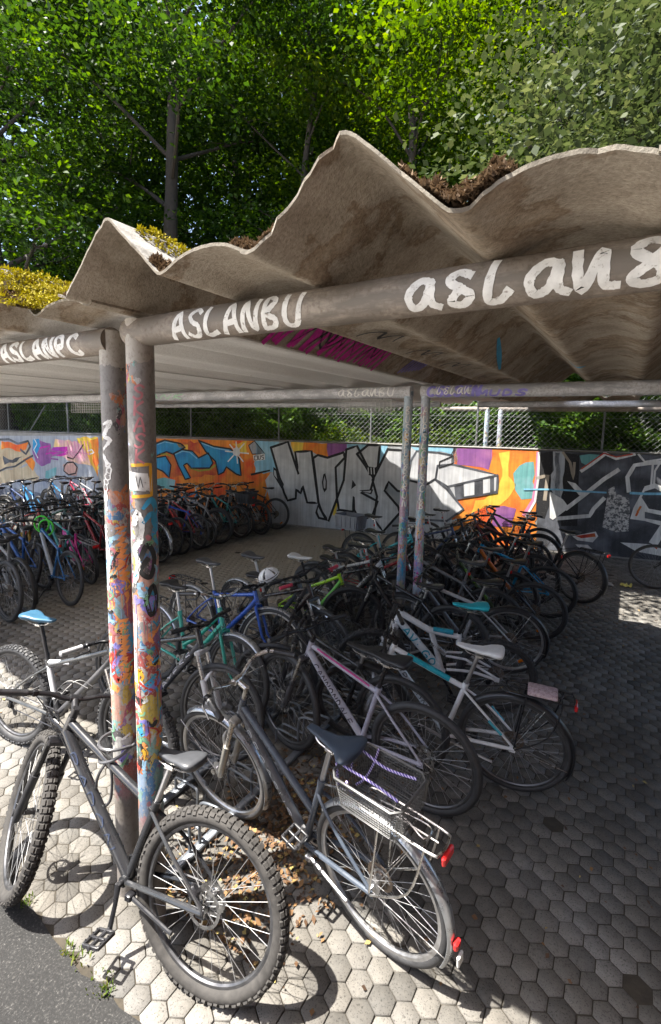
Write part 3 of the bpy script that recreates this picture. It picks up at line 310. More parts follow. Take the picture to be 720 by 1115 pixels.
RIBS=[('slate',5,0.066,0,[(-11.425,1.585),(-10.078,1.745),(-9.693,1.766),(-9.325,1.647),(-8.916,1.737),(-8.848,1.583),(-9.037,1.351),(-9.244,1.478)]),('slate',5,0.056,0,[(-10.159,0.795),(-9.891,0.901),(-9.503,0.967),(-9.048,1.193),(-8.763,1.318)]),('white',6,0.027,0,[(-8.668,1.811),(-8.57,1.659),(-8.709,1.49),(-8.567,1.259)]),('dark',6,0.034,0,[(-6.827,1.706),(-7.004,1.499),(-7.223,1.288),(-7.436,1.331)]),('purple',6,0.045,0,[(-8.548,1.371),(-8.124,1.477),(-7.542,1.478),(-8.255,1.273),(-7.787,1.25)]),('magenta',6,0.04,0,[(-8.475,1.552),(-8.055,1.633),(-8.248,1.384),(-7.654,1.539)]),('rose',6,0.026,0,[(-7.41,1.785),(-7.339,1.551),(-7.486,1.458),(-7.295,1.315)]),('rose',6,0.026,0,[(-7.286,1.789),(-7.215,1.529),(-7.36,1.463),(-7.193,1.32)]),('rose',6,0.026,0,[(-7.162,1.793),(-7.093,1.508),(-7.236,1.468),(-7.091,1.324)]),('rose',6,0.026,0,[(-7.038,1.797),(-6.971,1.488),(-7.112,1.473),(-6.99,1.328)]),('rose',6,0.026,0,[(-6.916,1.801),(-6.85,1.467),(-6.988,1.478),(-6.89,1.333)]),('rose',6,0.026,0,[(-6.794,1.804),(-6.729,1.446),(-6.866,1.483),(-6.79,1.337)]),('rose',6,0.025,0,[(-6.673,1.808),(-6.61,1.426),(-6.744,1.488),(-6.691,1.342)]),('dark',6,0.039,1,[(-7.566,1.063),(-7.445,1.178),(-7.216,1.202),(-7.083,1.066),(-7.149,0.889),(-7.407,0.831),(-7.586,0.931)]),('white',6,0.03,0,[(-6.67,1.534),(-6.531,1.581),(-6.453,1.5),(-6.592,1.452)]),('dark',4,0.042,1,[(-4.382,1.815),(-4.087,1.917),(-3.594,1.842),(-3.46,1.756),(-3.818,1.559),(-4.038,1.62),(-4.391,1.489)]),('dark',4,0.042,1,[(-4.392,1.442),(-4.069,1.503),(-3.906,1.279),(-3.969,0.95),(-4.162,1.103),(-4.399,1.184)]),('dark',4,0.041,1,[(-3.817,1.582),(-3.569,1.693),(-3.246,1.664),(-3.062,1.501),(-2.772,1.638),(-2.645,1.394),(-2.739,1.26),(-3.279,1.228),(-3.412,1.349),(-3.521,1.298),(-3.31,0.979),(-3.473,0.933),(-3.685,1.29)]),('dark',4,0.04,1,[(-3.057,1.94),(-2.616,1.809),(-2.133,1.76),(-1.894,1.53),(-1.845,1.117),(-1.984,1.153),(-2.261,1.315),(-2.338,1.178),(-2.492,1.103),(-2.567,1.433),(-2.85,1.666)]),('olive',4,0.046,0,[(-3.333,1.238),(-3.066,1.175),(-2.75,1.223),(-2.567,1.344)]),('olive',4,0.042,0,[(-4.208,1.543),(-4.04,1.56),(-3.902,1.51)]),('lblue',5,0.028,0,[(-3.763,1.562),(-3.542,1.653),(-3.327,1.634),(-3.115,1.489)]),('lblue',5,0.027,0,[(-2.953,1.872),(-2.59,1.765),(-2.184,1.723)]),('lblue',5,0.023,0,[(-4.315,1.794),(-4.088,1.871),(-3.812,1.835)]),('white',6,0.031,0,[(-2.21,1.45),(-1.984,1.679),(-1.761,1.904)]),('white',6,0.031,0,[(-2.158,1.869),(-1.971,1.668),(-1.786,1.47)]),('white',6,0.031,0,[(-2.284,1.702),(-1.959,1.686),(-1.639,1.671)]),('white',6,0.03,0,[(-1.983,1.94),(-1.964,1.68),(-1.944,1.419)]),('dark',5,0.022,1,[(-1.639,1.865),(-1.48,1.977),(-1.196,1.676),(-1.542,1.662)]),('dark',8,0.017,0,[(-1.478,1.613),(-1.396,1.625),(-1.396,1.531),(-1.478,1.518),(-1.478,1.613)]),('dark',8,0.017,0,[(-1.372,1.626),(-1.372,1.54),(-1.31,1.552),(-1.31,1.637)]),('dark',8,0.017,0,[(-1.229,1.649),(-1.281,1.639),(-1.281,1.596),(-1.229,1.598),(-1.228,1.555),(-1.281,1.544)]),('teal',2,0.285,0,[(-4.41,0.735),(-4.113,0.801),(-3.889,0.768)]),('dark',6,0.056,1,[(-1.042,1.838),(-0.599,1.985),(-0.317,1.236),(-0.413,1.756),(-0.004,1.796),(0.192,0.598),(-0.089,0.587),(-0.209,0.973),(-0.258,0.792),(-0.373,0.881),(-0.381,0.662),(-0.59,0.598),(-0.689,0.786)]),('dark',6,0.055,1,[(0.039,1.633),(0.154,1.708),(0.389,1.658),(0.776,1.794),(0.803,1.676),(0.591,1.444),(0.643,0.737),(0.448,0.189),(0.282,0.4),(0.197,0.599),(0.091,1.315)]),('dark',6,0.053,1,[(0.836,1.86),(1.081,1.951),(1.488,1.232),(1.422,0.977),(1.198,0.916),(1.598,0.738),(1.47,0.382),(1.179,0.301),(1.058,0.51),(1.039,0.812),(1.03,0.461),(0.699,0.481),(0.643,0.737),(0.793,1.167)]),('dark',6,0.053,1,[(1.086,1.77),(1.337,1.978),(1.6,1.978),(1.571,1.507),(1.391,1.362),(1.282,1.525)]),('dark',6,0.052,1,[(1.775,1.896),(2.142,1.888),(2.179,0.983),(2.026,1.008),(1.825,1.193),(1.741,0.989),(2.058,0.659),(2.1,0.527),(1.743,0.074),(1.519,0.331),(1.576,0.85),(1.461,1.207)]),('silver',8,0.023,0,[(1.354,1.474),(1.368,1.338)]),('silver',8,0.023,0,[(1.419,1.477),(1.433,1.342)]),('silver',8,0.023,0,[(1.484,1.48),(1.498,1.345)]),('dark',6,0.028,0,[(0.65,0.463),(1.078,0.479)]),('slate',6,0.044,1,[(2.296,1.675),(2.404,1.885),(2.845,1.872),(3.161,1.821),(3.15,1.642),(2.859,1.594),(2.83,1.311),(2.644,1.181),(2.248,1.254)]),('slate',6,0.045,1,[(2.248,1.254),(2.644,1.181),(2.809,1.309),(3.073,1.109),(3.434,0.716),(3.107,0.435),(2.284,0.407)]),('slate',6,0.044,1,[(2.859,1.594),(3.15,1.642),(4.072,1.467),(3.091,1.166),(2.831,1.302)]),('slate',7,0.044,1,[(3.091,1.166),(4.072,1.467),(4.07,1.112),(3.258,0.918)]),('dark',7,0.03,0,[(3.161,1.813),(2.897,1.681),(2.891,1.552),(3.169,1.66)]),('dark',7,0.021,0,[(3.193,1.985),(3.12,1.82)]),('slate',6,0.027,0,[(1.765,1.918),(2.067,1.885),(2.259,1.827)]),('rose',4,0.064,0,[(4.784,1.95),(4.795,1.467),(4.763,1.016),(4.607,0.694)]),('white',5,0.04,0,[(4.799,1.951),(4.82,1.428),(4.791,0.977),(4.654,0.669)]),('white',5,0.063,0,[(5.569,1.629),(5.716,1.754),(5.954,1.985)]),('red',6,0.024,0,[(5.566,1.669),(5.919,1.985),(6.128,1.92),(6.385,1.985)]),('white',5,0.054,0,[(5.92,1.985),(6.13,1.889),(6.419,1.985)]),('tan',5,0.065,0,[(4.789,1.446),(4.987,1.51),(4.966,1.031)]),('white',5,0.076,0,[(6.181,1.681),(5.96,1.495),(5.64,1.16),(5.359,0.879)]),('white',5,0.073,0,[(5.23,0.673),(5.775,0.773),(5.834,0.917),(5.989,1.126)]),('tan',6,0.047,0,[(5.225,1.968),(5.364,1.777),(5.441,1.464),(5.435,1.78)]),('white',5,0.069,0,[(6.387,1.29),(6.341,1.556),(6.437,1.782),(6.66,1.83),(6.913,1.857)]),('white',5,0.034,0,[(6.725,1.822),(6.733,1.446)]),('white',5,0.033,0,[(6.835,1.846),(6.769,1.693),(6.774,1.449)]),('red',7,0.035,0,[(6.561,0.918),(6.601,1.017)]),('red',7,0.035,0,[(6.544,0.846),(6.565,0.91)]),('lblue',7,0.033,0,[(4.58,1.209),(5.134,1.245),(5.599,1.237),(6.014,1.241)]),('lblue',7,0.046,0,[(6.416,1.261),(6.645,1.262),(7.028,1.288)]),('white',6,0.034,0,[(6.484,1.985),(6.594,1.854),(6.907,1.924)])]

def ribbon2d(mb,pts,w,fn,closed=False,sub=4,taper=False,jit=0):
    """flat brush stroke of width w along 2D points, mapped onto a surface by fn(a,b)"""
    if closed: pts=list(pts)+[pts[0]]
    P=[]
    for i in range(len(pts)-1):
        for j in range(sub): t=j/sub; P.append((pts[i][0]*(1-t)+pts[i+1][0]*t,pts[i][1]*(1-t)+pts[i+1][1]*t))
    P.append(pts[-1]); vs=[]; n=len(P)
    for i in range(n):
        a=P[max(i-1,0)];b=P[min(i+1,n-1)]; dx,dy=b[0]-a[0],b[1]-a[1]; l=math.hypot(dx,dy) or 1
        ww=w*.5*(1+jit*random.uniform(-1,1)); 
        if taper: ww*=.45+.55*sin(pi*i/(n-1))
        ex=0
        px,py=P[i]
        if i==0: px-=dx/l*w*.3; py-=dy/l*w*.3
        if i==n-1: px+=dx/l*w*.3; py+=dy/l*w*.3
        vs+= [fn(px-dy/l*ww,py+dx/l*ww),fn(px+dy/l*ww,py-dx/l*ww)]
    mb.add(vs,[(2*i,2*i+1,2*i+3,2*i+2) for i in range(n-1)])
by={}
for c,l,pts in POLYS:
    mb=by.setdefault(c,MB()); ar=sum(pts[i][0]*pts[(i+1)%len(pts)][1]-pts[(i+1)%len(pts)][0]*pts[i][1] for i in range(len(pts)))
    if ar<0: pts=pts[::-1]
    mb.add([(u,.009-.0015*l,z) for u,z in pts],[tuple(range(len(pts)))])
for c,l,w,cd,pts in RIBS:
    mb=by.setdefault(c,MB()); l=l+.4
    ribbon2d(mb,pts,w,lambda a,b,l=l:(a,.009-.0015*l,b),bool(cd),3)
for c,mb in by.items():
    obj('mural_paint',mb.mesh('mural_paint',False),flatpaint(c,PAL[c]),WALL)
# wet dark drips / unknown tags left of the picture keep the same concrete

# chain link fence on the wall
def on_wall(u,y,z): return WO+WD*u-WN*y+Vector((0,0,z))
FENCE=thing('chain_link_fence','galvanised chain link fence with thin round posts on top of the graffiti wall','fence',on_wall(0,.1,2.02),(0,0,WA))
mb=MB(); d=.105
u=-14.0; ph=0
FH=1.25
nz=int(FH/(d/2))
while u<9:
    ph^=1
    for sgn in ((1 if ph else 0),):
        pts=[(u+(d/2 if (k%2)==sgn else 0),.008*(1 if k%2 else -1),k*d/2) for k in range(nz+1)]
        P=np.array(pts); r_=.0026
        vs=[];fs=[]
        for k,(x,y,z) in enumerate(pts): vs+=[(x-r_,y,z),(x+r_,y-r_,z),(x+r_,y+r_,z)]
        for k in range(nz):
            for q in range(3): fs.append((k*3+q,k*3+(q+1)%3,k*3+3+(q+1)%3,k*3+3+q))
        mb.add(vs,fs)
        break
    u+=d/2
GALV=simple('galvanised_wire',(.2,.21,.21),.6,.2,var=.2)
obj('wire_mesh',mb.mesh('wire_mesh',False),GALV,FENCE)
mb=MB()
for z in (.03,.62,FH-.02): mb.tube([(-14,.012,z),(9,.012,z)],.003,5)
obj('tension_wire',mb,GALV,FENCE)
for u in (-12.2,-9.84,-7.5,-5.28,-3.37,-.9,1.35,3.6,5.9,8.2): 
    mb=MB(); mb.tube([(u,.03,-.015),(u,.03,FH+.05)],.021,12); obj('fence_post',mb,GALV,FENCE)
mb=MB(); mb.tube([(-9.0,.04,.0),(-8.35,.04,.75)],.018,10); obj('brace',mb,GALV,FENCE)
# ------------------------------------------------------------------ shelters
ZB=2.736; PD=.89
_u=np.array([0,.03,.272,.285,.315,.33,.40,.45,.5,.55,.60,.67,.685,.715,.728,.97,1.0]); _h=np.array([.212,.20,.008,.0,0,.006,.033,.041,.044,.041,.033,.006,0,0,.008,.20,.212])
def prof(X):
    u=((X-.25)/PD)%1.0; s=0; 
    for d in (-.012,-.006,0,.006,.012): s+=np.interp((u+d)%1.0,_u,_h)
    return s/5
Z0=ZB+.062
def m_roof(name,lite):
    m,nt,b=nodes(name); co=objco(nt); geo=N(nt,'ShaderNodeNewGeometry')
    n=noise(nt,4.5,8,.72,co,.15); 
    if lite: pass
    r=ramp(nt,[(.3,(.22,.185,.145)),(.43,(.34,.295,.235)),(.57,(.44,.39,.32)),(.75,(.53,.475,.40))])
    L(nt,n.outputs[0],r.inputs[0])
    n2=noise(nt,95,4,.7,co); r2=ramp(nt,[(.3,(.68,.66,.64)),(.6,(1.05,1.05,1.05))]); L(nt,n2.outputs[0],r2.inputs[0])
    c=mix(nt,1.0,r.outputs[0],r2.outputs[0],'MULTIPLY')
    # water stains with hard rims
    n3=noise(nt,2.6,6,.65,co,.2); r3=ramp(nt,[(.5,(1,1,1)),(.53,(.55,.45,.36)),(.57,(.85,.78,.7)),(.66,(1,1,1))]); L(nt,n3.outputs[0],r3.inputs[0])
    c=mix(nt,.8,c,r3.outputs[0],'MULTIPLY')
    # long marks along the corrugation
    sx=N(nt,'ShaderNodeMapping',ins={'Scale':(14,.7,6)}); L(nt,co,sx.inputs[0]); n4=noise(nt,1,5,.6,sx.outputs[0]); r4=ramp(nt,[(.32,(.7,.68,.66)),(.6,(1,1,1))]); L(nt,n4.outputs[0],r4.inputs[0])
    c=mix(nt,.15,c,r4.outputs[0],'MULTIPLY')
    if lite:   # ground-bounced brightness put in as white, from the beam inwards
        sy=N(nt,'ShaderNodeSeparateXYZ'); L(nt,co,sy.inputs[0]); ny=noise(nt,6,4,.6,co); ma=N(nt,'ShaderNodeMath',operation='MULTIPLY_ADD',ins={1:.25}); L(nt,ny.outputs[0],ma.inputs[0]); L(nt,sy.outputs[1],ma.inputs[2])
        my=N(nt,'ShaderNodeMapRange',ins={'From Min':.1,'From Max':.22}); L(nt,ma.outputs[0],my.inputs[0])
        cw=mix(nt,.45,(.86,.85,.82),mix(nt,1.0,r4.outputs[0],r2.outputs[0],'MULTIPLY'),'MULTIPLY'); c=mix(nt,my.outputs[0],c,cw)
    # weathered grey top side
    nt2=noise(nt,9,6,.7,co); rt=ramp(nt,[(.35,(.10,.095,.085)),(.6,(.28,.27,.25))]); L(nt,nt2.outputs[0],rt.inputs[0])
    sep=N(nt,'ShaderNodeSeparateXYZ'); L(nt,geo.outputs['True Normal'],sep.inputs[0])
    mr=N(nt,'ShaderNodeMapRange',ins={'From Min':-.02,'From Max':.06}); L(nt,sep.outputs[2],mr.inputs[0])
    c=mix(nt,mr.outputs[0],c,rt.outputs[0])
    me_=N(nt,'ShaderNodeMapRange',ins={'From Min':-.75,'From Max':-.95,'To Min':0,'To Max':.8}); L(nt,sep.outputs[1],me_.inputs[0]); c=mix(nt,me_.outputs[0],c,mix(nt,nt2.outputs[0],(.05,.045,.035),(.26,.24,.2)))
    L(nt,c,b.inputs['Base Color']); b.inputs['Roughness'].default_value=.9; b.inputs['Specular IOR Level'].default_value=.25
    bump(nt,b,n2.outputs[0],.6,.006); return m
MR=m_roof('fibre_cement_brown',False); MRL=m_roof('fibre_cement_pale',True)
def sheet(x0,x1,y0,y1,zo,seed,ragged):
    g=np.random.default_rng(seed); nx=72; ny=26
    xs=np.linspace(x0,x1,nx); ys=np.linspace(0,1,ny)
    edge=np.cumsum(g.normal(0,.0016,nx)); edge-=edge.mean()
    edge=edge+np.convolve(np.where(g.random(nx)<.06,g.uniform(.0,.04,nx),0),[.25,.5,.25],'same')
    if not ragged: edge*=.2
    P=np.zeros((ny,nx,3)); wob=np.interp(np.linspace(0,5,nx),range(6),g.normal(0,.006,6))
    for j,t in enumerate(ys):
        f=max(0,1-t*6)
        P[j,:,0]=xs; P[j,:,1]=y0+edge*f+(y1-y0)*t; P[j,:,2]=Z0+prof(xs)+zo+wob*(1-t)
    th=.009; Q=P.copy(); Q[:,:,2]+=th
    vs=np.concatenate([P.reshape(-1,3),Q.reshape(-1,3)]); o=nx*ny; fs=[]
    for j in range(ny-1):
        for i in range(nx-1):
            a=j*nx+i; fs.append((a,a+nx,a+nx+1,a+1)); fs.append((o+a,o+a+1,o+a+nx+1,o+a+nx))
    for i in range(nx-1): fs.append((i,i+1,o+i+1,o+i)); a=(ny-1)*nx+i; fs.append((a+1,a,o+a,o+a+1))
    for j in range(ny-1): a=j*nx; fs.append((a+nx,a,o+a,o+a+nx)); a+=nx-1; fs.append((a,a+nx,o+a+nx,o+a))
    mb=MB(); mb.v=[tuple(map(float,q)) for q in vs]; mb.f=fs
    me=mb.mesh('roof_sheet'); return me
SHR=thing('bicycle_shelter','open bicycle shelter with brown wavy roof sheets and pipe beam tagged aslan8 on the right','shelter',(0,0,0))
SHL=thing('bicycle_shelter','open bicycle shelter with pale underside and mossy wavy roof, left of the paint splashed posts','shelter',(-.2,0,0))
def inv(par,me): return Matrix.Translation(-par.location)
# sheets, one wave period each; lapped at the troughs
sd=0
def lay(par,xa,xb,y0,y1,zo,mat,ragged,skip=()):
    global sd
    k0=int(math.floor((xa-.25)/PD)); k=k0
    while .25+k*PD<xb:
        x0=.25+k*PD-.30; x1=x0+PD+.06
        sd+=1; k+=1
        if any(a<(x0+x1)/2<b_ for a,b_ in skip): continue
        g=np.random.default_rng(sd)
        o=obj('roof_sheet',sheet(x0,x1,y0+(g.uniform(-.02,.02)),y1,zo+.0105*(k%2),sd,ragged),mat,par); o.matrix_local=inv(par,None)
lay(SHR,.3,3.2,-.30,3.36,0,MR,True)
lay(SHR,.3,3.2,3.20,6.25,.016,MR,False,skip=((1.0,1.6),))
lay(SHR,.9,1.2,3.20,4.75,.016,MR,True)
lay(SHR,.3,3.2,6.1,9.15,.030,MR,False,skip=((1.6,2.4),))
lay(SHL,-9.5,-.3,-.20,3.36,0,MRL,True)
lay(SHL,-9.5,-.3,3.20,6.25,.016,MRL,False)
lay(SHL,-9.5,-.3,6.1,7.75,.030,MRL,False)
# left-most sheet over the posts keeps the brown side
for o in SHL.children:
    if o.name.startswith('roof_sheet'):
        xs=[v.co.x for v in o.data.vertices]
        if sum(xs)/len(xs)>99: o.material_slots[0].link='OBJECT'; o.material_slots[0].material=MR
def m_pipe(name,base,dirt,scale=5):
    m,nt,b=nodes(name); co=objco(nt); n=noise(nt,scale,6,.65,co); r=ramp(nt,[(.32,dirt),(.6,base)]); L(nt,n.outputs[0],r.inputs[0])
    n2=noise(nt,60,4,.7,co); r2=ramp(nt,[(.32,(.6,.57,.53)),(.55,(1,1,1))]); L(nt,n2.outputs[0],r2.inputs[0])
    sp=N(nt,'ShaderNodeMapping',ins={'Scale':(1.4,6,6)}); L(nt,co,sp.inputs[0]); n3=noise(nt,1.6,5,.7,sp.outputs[0]); r3=ramp(nt,[(.42,(0,0,0)),(.52,(1,1,1))]); L(nt,n3.outputs[0],r3.inputs[0])
    c=mix(nt,1.0,r.outputs[0],r2.outputs[0],'MULTIPLY'); c2=mix(nt,r3.outputs[0],tuple(x*.5 for x in base),c); L(nt,c2,b.inputs['Base Color']); b.inputs['Roughness'].default_value=.62; b.inputs['Metallic'].default_value=.0
    bump(nt,b,n2.outputs[0],.25,.003); return m
BEAMF=m_pipe('painted_pipe_brown',(.29,.25,.21),(.15,.125,.105)); BEAMM=m_pipe('painted_pipe_grey',(.6,.61,.64),(.42,.42,.43))
def m_post(name,hi,seed,band,over=None,bg=((.15,.14,.135),(.27,.26,.25))):
    m,nt,b=nodes(name); co=objco(nt); ofs=N(nt,'ShaderNodeMapping',ins={'Location':(seed,seed*.7,0),'Scale':(1,1,.72)}); L(nt,co,ofs.inputs[0]); v=ofs.outputs[0]
    sep=N(nt,'ShaderNodeSeparateXYZ'); L(nt,co,sep.inputs[0])
    cols=[(.85,.25,.05),(.55,.05,.04),(.75,.75,.72),(.04,.25,.55),(.8,.6,.06),(.25,.55,.5),(.35,.12,.38),(.75,.4,.3),(.06,.06,.07),(.35,.5,.7),(.6,.1,.2),(.6,.6,.55)]
    def patches(sc,dist,off):
        nd=noise(nt,sc*.9,3,.6,v); sb=N(nt,'ShaderNodeVectorMath',operation='SUBTRACT',ins={1:(.5,.5,.5)}); L(nt,nd.outputs['Color'],sb.inputs[0])
        ml=N(nt,'ShaderNodeVectorMath',operation='SCALE',ins={'Scale':dist}); L(nt,sb.outputs[0],ml.inputs[0]); av=N(nt,'ShaderNodeVectorMath',operation='ADD'); L(nt,v,av.inputs[0]); L(nt,ml.outputs[0],av.inputs[1])
        vo=N(nt,'ShaderNodeTexVoronoi',ins={'Scale':sc}); L(nt,av.outputs[0],vo.inputs['Vector']); sp=N(nt,'ShaderNodeSeparateColor'); L(nt,vo.outputs['Color'],sp.inputs[0])
        c_=cols[off:]+cols[:off]; r=ramp(nt,[(i/12,c) for i,c in enumerate(c_)],'CONSTANT'); L(nt,sp.outputs[0],r.inputs[0]); return r,sp
    r,sp1=patches(8,.3,0); rb,sp2=patches(19,.16,5); n=noise(nt,30,3,.6,v)
    ns=noise(nt,7,4,.65,v); rs=ramp(nt,[(.5,(0,0,0)),(.52,(1,1,1))]); L(nt,ns.outputs[0],rs.inputs[0])
    pc=mix(nt,rs.outputs[0],r.outputs[0],rb.outputs[0])
    nsp=noise(nt,120,2,.6,v); rsp=ramp(nt,[(.6,(0,0,0)),(.63,(1,1,1))]); L(nt,nsp.outputs[0],rsp.inputs[0]); pc=mix(nt,rsp.outputs[0],pc,(.5,.48,.45)); pc=mix(nt,.38 if over is None else .55,pc,over or (.17,.155,.15))
    sv=N(nt,'ShaderNodeMapping',ins={'Scale':(30,30,2.2)}); L(nt,v,sv.inputs[0]); n7=noise(nt,1,4,.65,sv.outputs[0]); r7=ramp(nt,[(.36,(.55,.53,.52)),(.6,(1,1,1))]); L(nt,n7.outputs[0],r7.inputs[0]); pc=mix(nt,.8,pc,r7.outputs[0],'MULTIPLY')
    ng=noise(nt,5,5,.6,v); rg=ramp(nt,[(.3,bg[0]),(.7,bg[1])]); L(nt,ng.outputs[0],rg.inputs[0])
    # painted share falls with height
    nm=noise(nt,8,4,.6,v); mr=N(nt,'ShaderNodeMapRange',ins={'From Min':1.2,'From Max':band+.35,'To Min':.3,'To Max':.6}); L(nt,sep.outputs[2],mr.inputs[0])
    gt=N(nt,'ShaderNodeMath',operation='GREATER_THAN'); L(nt,nm.outputs[0],gt.inputs[0]); L(nt,mr.outputs[0],gt.inputs[1])
    c=mix(nt,gt.outputs[0],rg.outputs[0],pc)
    # bare grey foot and unpainted collar at the top with a ragged edge
    nf=noise(nt,14,3,.6,v); 
    ad=N(nt,'ShaderNodeMath',operation='MULTIPLY_ADD',ins={1:.10,2:-.05}); L(nt,nf.outputs[0],ad.inputs[0])
    z2=N(nt,'ShaderNodeMath',operation='ADD'); L(nt,sep.outputs[2],z2.inputs[0]); L(nt,ad.outputs[0],z2.inputs[1])
    g2=N(nt,'ShaderNodeMath',operation='GREATER_THAN',ins={1:hi}); L(nt,z2.outputs[0],g2.inputs[0])
    c=mix(nt,g2.outputs[0],c,(.37,.34,.30))
    l2=N(nt,'ShaderNodeMapRange',ins={'From Min':.5,'From Max':.75}); L(nt,z2.outputs[0],l2.inputs[0]); 
    c=mix(nt,l2.outputs[0],(.2,.18,.165),c)
    n9=noise(nt,70,4,.7,v); r9=ramp(nt,[(.33,(.55,.53,.5)),(.5,(1,1,1))]); L(nt,n9.outputs[0],r9.inputs[0]); c=mix(nt,.7,c,r9.outputs[0],'MULTIPLY')
    L(nt,c,b.inputs['Base Color']); b.inputs['Roughness'].default_value=.55; bump(nt,b,n.outputs[0],.15,.003); return m
PM1=m_post('splashed_post_a',2.615,3.1,2.0); PM2=m_post('splashed_post_b',2.615,8.7,2.05); PM3=m_post('splashed_post_c',9,14.2,2.6,(.5,.58,.66),((.35,.4,.46),(.55,.6,.66))); PM4=m_post('splashed_post_d',9,5.5,2.6,(.35,.5,.62),((.25,.38,.5),(.55,.6,.62)))
def post(par,x,y,r,z1,mat,z0=-.02):
    mb=MB(); mb.tube([(0,0,z0),(0,0,.4),(0,0,1.2),(0,0,2.0),(0,0,z1)],r,28)
    o=obj('post',mb,mat,par); o.location=Vector((x,y,0))-par.location; return o
P2=post(SHR,0,0,.055,ZB+.045,PM2); P1=post(SHL,-.255,.045,.055,ZB+.03,PM1)
PB=post(SHR,0,3.217,.045,ZB,PM3); PA=post(SHL,-.183,3.217,.045,ZB,PM4)
post(SHR,-.56,8.9,.05,2.8,PM3); post(SHL,-.83,8.9,.05,2.8,PM4); post(SHL,-7.5,8.9,.05,2.8,PM3); post(SHL,-7.2,8.9,.05,2.8,BEAMM)
post(SHR,3.55,0,.055,ZB,PM3); post(SHR,3.55,3.217,.055,ZB,PM4); post(SHL,-9.6,0,.055,ZB,PM3); post(SHL,-9.6,3.217,.055,ZB,PM4)
def beam(par,x0,x1,y,z,r,mat):
    mb=MB(); mb.tube([(x,y,z) for x in np.linspace(x0,x1,12)],r,32); o=obj('beam',mb,mat,par); o.matrix_local=inv(par,None); return o
BR=beam(SHR,-.05,3.62,0,ZB,.057,BEAMF); BL=beam(SHL,-9.65,-.23,.03,ZB-.012,.057,BEAMF)
BMR=beam(SHR,-.04,3.62,3.217,ZB-.008,.06,BEAMM); BML=beam(SHL,-9.65,-.15,3.217,ZB-.008,.06,BEAMM)
beam(SHR,-.6,3.62,8.9,2.80,.05,BEAMF); beam(SHL,-9.65,-.8,8.9,2.80,.05,BEAMF)
beam(SHL,-9.65,-.9,6.2,2.76,.045,BEAMM)
beam(SHR,-.3,3.62,6.2,2.755,.045,BEAMM)
mb=MB(); mb.tube([(0,-.03,2.79),(.0,.03,2.79)],.01,8)
# strokes: a small hand lettering alphabet (unit cell)
GL={'A':[[(0,0),(.42,1),(.8,0)],[(.15,.35),(.72,.42)]],'S':[[(.75,.85),(.45,1),(.1,.8),(.3,.55),(.65,.4),(.6,.1),(.3,0),(0,.15)]],'L':[[(.12,1),(0,.05),(.65,.1)]],
'N':[[(0,0),(.1,1),(.62,0),(.75,1)]],'B':[[(.05,0),(.1,1),(.55,.85),(.2,.5),(.65,.3),(.5,.05),(.05,0)]],'U':[[(0,1),(.05,.2),(.35,0),(.65,.2),(.7,1)]],'P':[[(.05,0),(.1,1),(.6,.9),(.6,.55),(.15,.45)]],
'C':[[(.7,.85),(.4,1),(.05,.7),(.05,.25),(.35,0),(.7,.12)]],'a':[[(.7,.72),(.4,.8),(.05,.45),(.2,.05),(.55,.25),(.72,.75),(.72,.2),(.95,.02)]],'s':[[(.72,.78),(.4,.9),(.15,.68),(.5,.45),(.75,.25),(.5,.0),(.2,.12),(.35,.35)]],
'l':[[(.25,1.1),(.1,.1),(.4,0),(.65,.25)]],'n':[[(0,.95),(.15,0),(.55,.9),(.62,.15),(.9,.05)]],'8':[[(.75,.85),(.35,1),(.1,.75),(.6,.4),(.65,.1),(.3,0),(.1,.2),(.45,.5),(.95,1.0)]],
'O':[[(.35,1),(.05,.7),(.05,.3),(.35,0),(.65,.3),(.65,.7),(.35,1)]],'G':[[(.7,.85),(.4,1),(.05,.7),(.05,.25),(.35,0),(.7,.15),(.7,.45),(.4,.45)]],'T':[[(0,1),(.75,1)],[(.37,1),(.37,0)]],'V':[[(0,1),(.35,0),(.7,1)]],'I':[[(.1,1),(.1,0)]],
'E':[[(.65,1),(.05,1),(.05,0),(.65,0)],[(.05,.52),(.55,.52)]],'R':[[(.05,0),(.05,1),(.6,.9),(.55,.55),(.1,.5),(.65,0)]],'M':[[(0,0),(.1,1),(.4,.4),(.7,1),(.8,0)]],'D':[[(.05,0),(.05,1),(.5,.85),(.65,.5),(.5,.15),(.05,0)]],
'K':[[(.05,0),(.05,1)],[(.65,1),(.08,.45),(.7,0)]],'X':[[(0,0),(.7,1)],[(0,1),(.7,0)]],'Z':[[(0,1),(.7,1),(0,0),(.7,0)]]}
def curve2(pts,k=4):
    return [(p.x,p.y) for p in spline([(a,b,0) for a,b in pts],k)]
def write(mb,text,x0,x1,y0,y1,w,fn,slant=0,smoothk=4,jit=.12):
    n=len(text); cw=(x1-x0)/n
    for i,ch in enumerate(text):
        for st in GL.get(ch,[]):
            pts=[(x0+cw*(i+.05+.92*(a+slant*b)),y0+(y1-y0)*b) for a,b in st]
            if smoothk and len(pts)>2: pts=curve2(pts,smoothk)
            ribbon2d(mb,pts,w,fn,False,2,False,jit)
SPRAYW=simple('spray_paint_white',(.74,.74,.72),.6,var=.25,scale=20); SPRAYK=simple('spray_paint_black',(.02,.02,.02),.6,var=.3); SPRAYM=simple('spray_paint_magenta',(.55,.02,.3),.6,var=.35,scale=25)
SPRAYV=simple('spray_paint_violet',(.25,.22,.6),.6,var=.3); SPRAYC=simple('spray_paint_cyan',(.05,.35,.6),.6,var=.3); SPRAYO=simple('spray_paint_orange',(.85,.33,.1),.6,var=.25); SPRAYP=simple('spray_paint_rose',(.5,.18,.2),.7,var=.3)
SPRAYY=simple('spray_paint_yellow',(.8,.42,.03),.6,var=.25)
